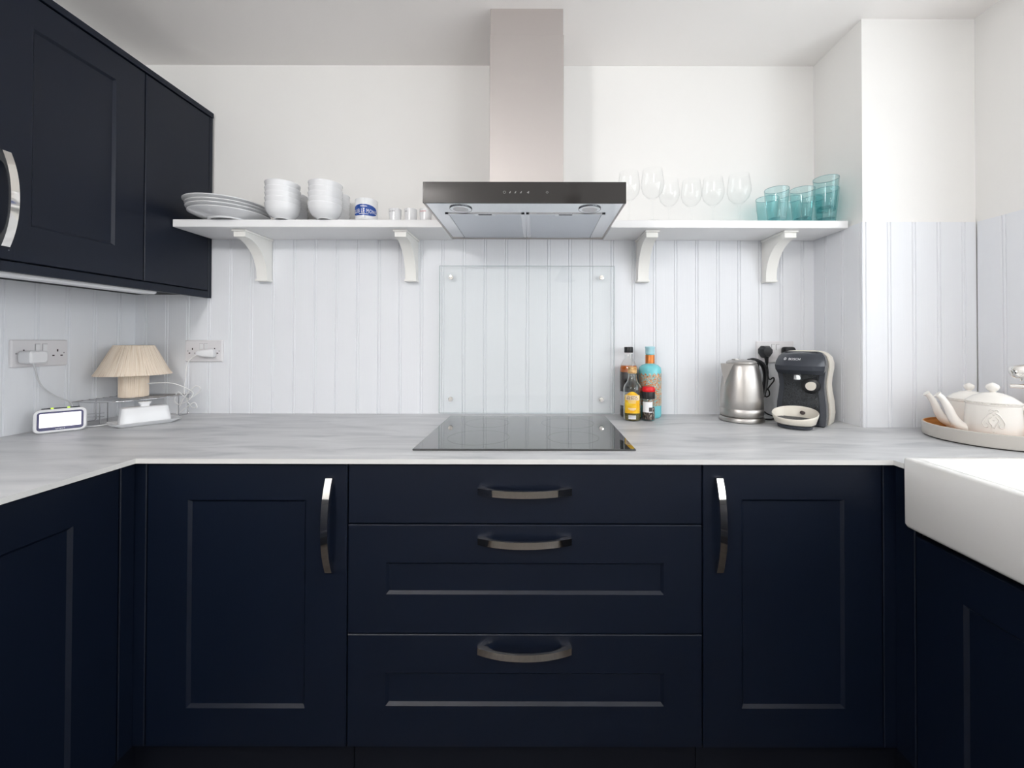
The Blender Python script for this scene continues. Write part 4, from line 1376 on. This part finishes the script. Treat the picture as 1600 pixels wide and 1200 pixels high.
# black plugs in the right-hand socket
obj_rot = t
pm1 = thing('power_plug', 'black mains plug with a looped black cord in the socket behind the kettle', 'plug', (0.898, -0.01, 1.143))
obj('plug_body', plug_mb(0.900, 1.151), M['black_plastic'], pm1, smooth=35)
obj('strain_relief', MB().tube([(0.900, -0.030, 1.132), (0.901, -0.031, 1.110), (0.902, -0.030, 1.097)], [0.0085, 0.006, 0.0035], 10), M['black_plastic'], pm1, smooth=60)
cl = smooth_pts([(0.902, -0.030, 1.100), (0.906, -0.030, 1.075), (0.906, -0.030, 1.055), (0.912, -0.032, 1.042), (0.924, -0.035, 1.050), (0.926, -0.035, 1.038), (0.914, -0.035, 1.022), (0.902, -0.034, 1.005), (0.892, -0.033, 0.990), (0.896, -0.033, 0.975), (0.908, -0.034, 0.980), (0.907, -0.036, 0.996), (0.897, -0.038, 1.005), (0.885, -0.040, 0.985), (0.872, -0.042, 0.962), (0.868, -0.045, 0.940), (0.880, -0.055, 0.918), (0.900, -0.062, 0.908), (0.930, -0.070, 0.9045), (0.955, -0.085, 0.9045)], 6)
obj('cord', MB().tube(cl, 0.0026, 8), M['black_plastic'], pm1, smooth=60)
pm2 = thing('power_plug', 'black mains plug mostly hidden behind the top of the coffee machine', 'plug', (0.992, -0.01, 1.143))
rs = []
for yy, k in ((0.0092, 0.9), (0.013, 1.0), (0.030, 1.0), (0.036, 0.85)):
    rs.append([(0.992 + p[0] * k, -yy, 1.147 + p[1] * k) for p in rrect(0.046, 0.046, 0.012, 0, 5)])
obj('plug_body', MB().rings(rs), M['black_plastic'], pm2, smooth=35)
obj('cord', MB().tube(smooth_pts([(0.992, -0.025, 1.126), (0.990, -0.026, 1.05), (0.975, -0.03, 0.96), (0.94, -0.045, 0.908), (0.90, -0.09, 0.9045), (0.862, -0.125, 0.9045), (0.834, -0.125, 0.9060)], 6), 0.0032, 8), M['black_plastic'], pm2, smooth=60)

# ------------------------------------------------------------------ tray and teapots
TX, TY, TR = 1.3420, -0.412, 0.1475
t = thing('round_tray', 'round grey tray with a wooden inside under the two teapots', 'tray', (TX, TY, Z_WT + E))
obj('foot', MB().lathe([(0.139, 0.0), (0.1425, 0.0), (0.1425, 0.0035), (0.139, 0.0035)], 72), M['rubber'], t, smooth=40, local=True)
obj('rim', MB().lathe([(0.1435, 0.003), (TR - 0.001, 0.004), (TR, 0.008), (TR, 0.040), (TR - 0.002, 0.0415), (TR - 0.0035, 0.0415), (TR - 0.0035, 0.0045)], 72, cap1=False), M['tray_outside'], t, smooth=40, local=True)
obj('lining', MB().lathe([(TR - 0.0036, 0.0045), (TR - 0.0036, 0.0412), (TR - 0.006, 0.0412), (TR - 0.0075, 0.009), (TR - 0.012, 0.0065), (0.0005, 0.0065)], 72), M['tray_wood'], t, smooth=40, local=True)


def teapot(label, loc, ang, s=1.0, motif=True):
    t = thing('teapot', label, 'teapot', loc, ang, 'white teapots on the round tray')
    prof = [(0.046, 0.0), (0.052, 0.002), (0.0555, 0.012), (0.0575, 0.035), (0.0570, 0.065), (0.0545, 0.095), (0.0535, 0.106), (0.0555, 0.108), (0.0560, 0.111), (0.0535, 0.113)]
    obj('pot', MB().lathe([(r * s, z * s) for r, z in prof], 48), M['teapot'], t, smooth=45, local=True)
    ld = obj('lid', MB().lathe([(r * s, z * s) for r, z in ((0.0545, 0.1135), (0.055, 0.1155), (0.050, 0.120), (0.038, 0.130), (0.022, 0.138), (0.012, 0.1405))], 48), M['teapot'], t, smooth=45, local=True)
    obj('knob', MB().lathe([(r * s, z * s) for r, z in ((0.007, 0.139), (0.006, 0.143), (0.0115, 0.148), (0.0142, 0.155), (0.0125, 0.161), (0.006, 0.1655), (0.001, 0.168))], 24), M['teapot'], ld, smooth=45, local=True)
    sp = smooth_pts([(-0.046, 0, 0.030), (-0.068, 0, 0.040), (-0.082, 0, 0.062), (-0.092, 0, 0.090), (-0.104, 0, 0.115), (-0.116, 0, 0.128)], 5)
    k = len(sp)
    obj('spout', MB().tube([p * s for p in sp], [s * (0.0180 - 0.0095 * min(1.0, i / (k - 1) * 1.25) ** 0.7 + (0.002 if i > k - 3 else 0)) for i in range(k)], 16), M['teapot'], t, smooth=60, local=True)
    hd = smooth_pts([(0.050, 0, 0.098), (0.070, 0, 0.106), (0.088, 0, 0.096), (0.094, 0, 0.074), (0.085, 0, 0.048), (0.052, 0, 0.030)], 6)
    obj('handle', MB().tube([p * s for p in hd], 0.0072 * s, 12, flat=(0.8, 1.25)), M['teapot'], t, smooth=60, local=True)
    if motif:
        mm = MB()
        am = -R(90) - ang + R(-47)

        def on(u, v, d=0.0012):
            r_ = 0.0572 * s + d
            a = am + u / r_
            return (r_ * math.cos(a), r_ * math.sin(a), v * 1.05 + 0.014)
        for sgn in (-1, 1):
            mm.tube(smooth_pts([on(sgn * u, v) for u, v in ((0.003, 0.072), (0.010, 0.066), (0.016, 0.056), (0.021, 0.044), (0.018, 0.033), (0.011, 0.034), (0.010, 0.041), (0.0135, 0.044))], 4), 0.0016, 6)
            mm.tube(smooth_pts([on(sgn * u, v) for u, v in ((0.004, 0.060), (0.009, 0.054), (0.008, 0.046), (0.004, 0.040), (0.0025, 0.030))], 4), 0.0014, 6)
            mm.tube(smooth_pts([on(sgn * u, v) for u, v in ((0.001, 0.078), (0.006, 0.080), (0.009, 0.075))], 4), 0.0013, 6)
        for u, v, r_ in ((0, 0.078, 0.0026), (0, 0.066, 0.0022), (0, 0.052, 0.0022), (0, 0.034, 0.0026), (0, 0.022, 0.002)):
            c_ = on(u, v, 0.0)
            mm.lathe([(r_ * math.cos(q), r_ * math.sin(q)) for q in (R(-80), R(-40), 0, R(40), R(80))], 10, c_)
        obj('relief_motif', mm, M['teapot'], t, smooth=60, local=True)
        beads = MB()
        for j in range(60):
            a = 2 * math.pi * j / 60
            beads.lathe([(0.0016 * math.cos(q), 0.0016 * math.sin(q)) for q in (R(-70), 0, R(70))], 6, (0.0555 * s * math.cos(a), 0.0555 * s * math.sin(a), 0.1125 * s))
        obj('beaded_edge', beads, M['teapot'], t, smooth=60, local=True)['kind'] = 'stuff'
    return t


ZT = Z_WT + E + 0.0068
teapot('white teapot with a raised scroll motif at the front of the tray', (1.293, -0.462, ZT), R(-30), 1.0, True)
teapot('plain white teapot at the back of the tray behind the other teapot', (1.360, -0.338, ZT), R(-20), 0.92, False)

# ------------------------------------------------------------------ tap
t = thing('sink_tap', 'chrome mixer tap with a bridge bar at the right edge, behind the sink', 'tap', (1.40, -0.70, Z_WT))
obj('column', MB().lathe([(0.026, 0.0002), (0.026, 0.006), (0.018, 0.012), (0.015, 0.05), (0.015, 0.19), (0.02, 0.2), (0.02, 0.225), (0.012, 0.232)], 28, (1.405, -0.70, Z_WT)), M['chrome'], t, smooth=40)
s_ = smooth_pts([(1.405, -0.70, 1.118), (1.36, -0.67, 1.122), (1.30, -0.630, 1.124), (1.245, -0.592, 1.121), (1.214, -0.572, 1.110)], 6)
obj('spout', MB().tube(s_, [0.015] * (len(s_) - 6) + [0.0155, 0.016, 0.0165, 0.0165, 0.015, 0.010], 16), M['chrome'], t, smooth=60)
obj('aerator', MB().lathe([(0.011, 0.0), (0.012, 0.001), (0.012, 0.016)], 20, (1.238, -0.586, 1.092)), M['chrome'], t, smooth=40)
obj('bridge_bar', MB().tube([(1.405, -0.70, 1.078), (1.216, -0.568, 1.078)], 0.0055, 10), M['chrome'], t, smooth=60)
obj('lever', MB().lathe([(0.007, 0.0), (0.0085, 0.003), (0.0085, 0.024), (0.006, 0.028)], 16, (1.243, -0.587, 1.047)), M['chrome'], t, smooth=40)

# ------------------------------------------------------------------ pendant lamps behind the camera (seen in the reflections)
t = thing('pendant_lamp', 'black enamel bowl pendant lamp behind the camera, mirrored in the hood glass', 'lamp', (0.246, -1.98, 2.10))
obj('shade', MB().lathe([(0.004, 0.0), (0.03, 0.008), (0.052, 0.03), (0.062, 0.058), (0.058, 0.075), (0.01, 0.085)], 32, (0.246, -1.98, 2.10)), M['pendant'], t, smooth=40)
obj('cord', MB().tube([(0.246, -1.98, 2.18), (0.246, -1.98, ZC)], 0.003, 6), M['pendant'], t)
t = thing('pendant_lamp', 'grey cone pendant lamp behind the camera, mirrored in the splashback', 'lamp', (0.33, -3.1, 1.89))
obj('shade', MB().lathe([(0.125, 0.0), (0.12, 0.02), (0.045, 0.13), (0.03, 0.19), (0.006, 0.20)], 32, (0.33, -3.1, 1.89), cap0=False), M['pendant_grey'], t, smooth=40)
obj('cord', MB().tube([(0.33, -3.1, 2.08), (0.33, -3.1, ZC)], 0.003, 6), M['pendant'], t)

# fill globes added behind the camera, left and right, to brighten the room
def fill_globe_mat(name, strength):
    m = bpy.data.materials.new(name)
    m.use_nodes = True
    bsdf(m).inputs['Base Color'].default_value = (0.9, 0.9, 0.9, 1)
    bsdf(m).inputs['Emission Color'].default_value = (1.0, 0.98, 0.965, 1)
    bsdf(m).inputs['Emission Strength'].default_value = strength
    return m


for gx, gy, dz, st, lab in ((-0.90, -2.25, -0.25, FILL_L, 'added fill-light globe behind the camera at the left'), (1.0, -2.35, -0.65, FILL_R, 'added low-hung fill-light globe behind the camera at the right')):
    gl = fill_globe_mat('fill_globe_glow', st)
    t = thing('fill_globe', lab, 'lamp', (gx, gy, ZC), 0, 'added fill-light globes')
    obj('globe', MB().lathe([(0.11 * math.sin(R(a)), dz - 0.11 * math.cos(R(a))) for a in (2, 20, 40, 60, 80, 100, 120, 140, 160)], 24), gl, t, smooth=60, local=True)
    obj('rod', MB().lathe([(0.004, dz + 0.105), (0.004, -0.02), (0.022, -0.012), (0.022, -0.0005)], 20), M['plastic_white'], t, smooth=40, local=True)
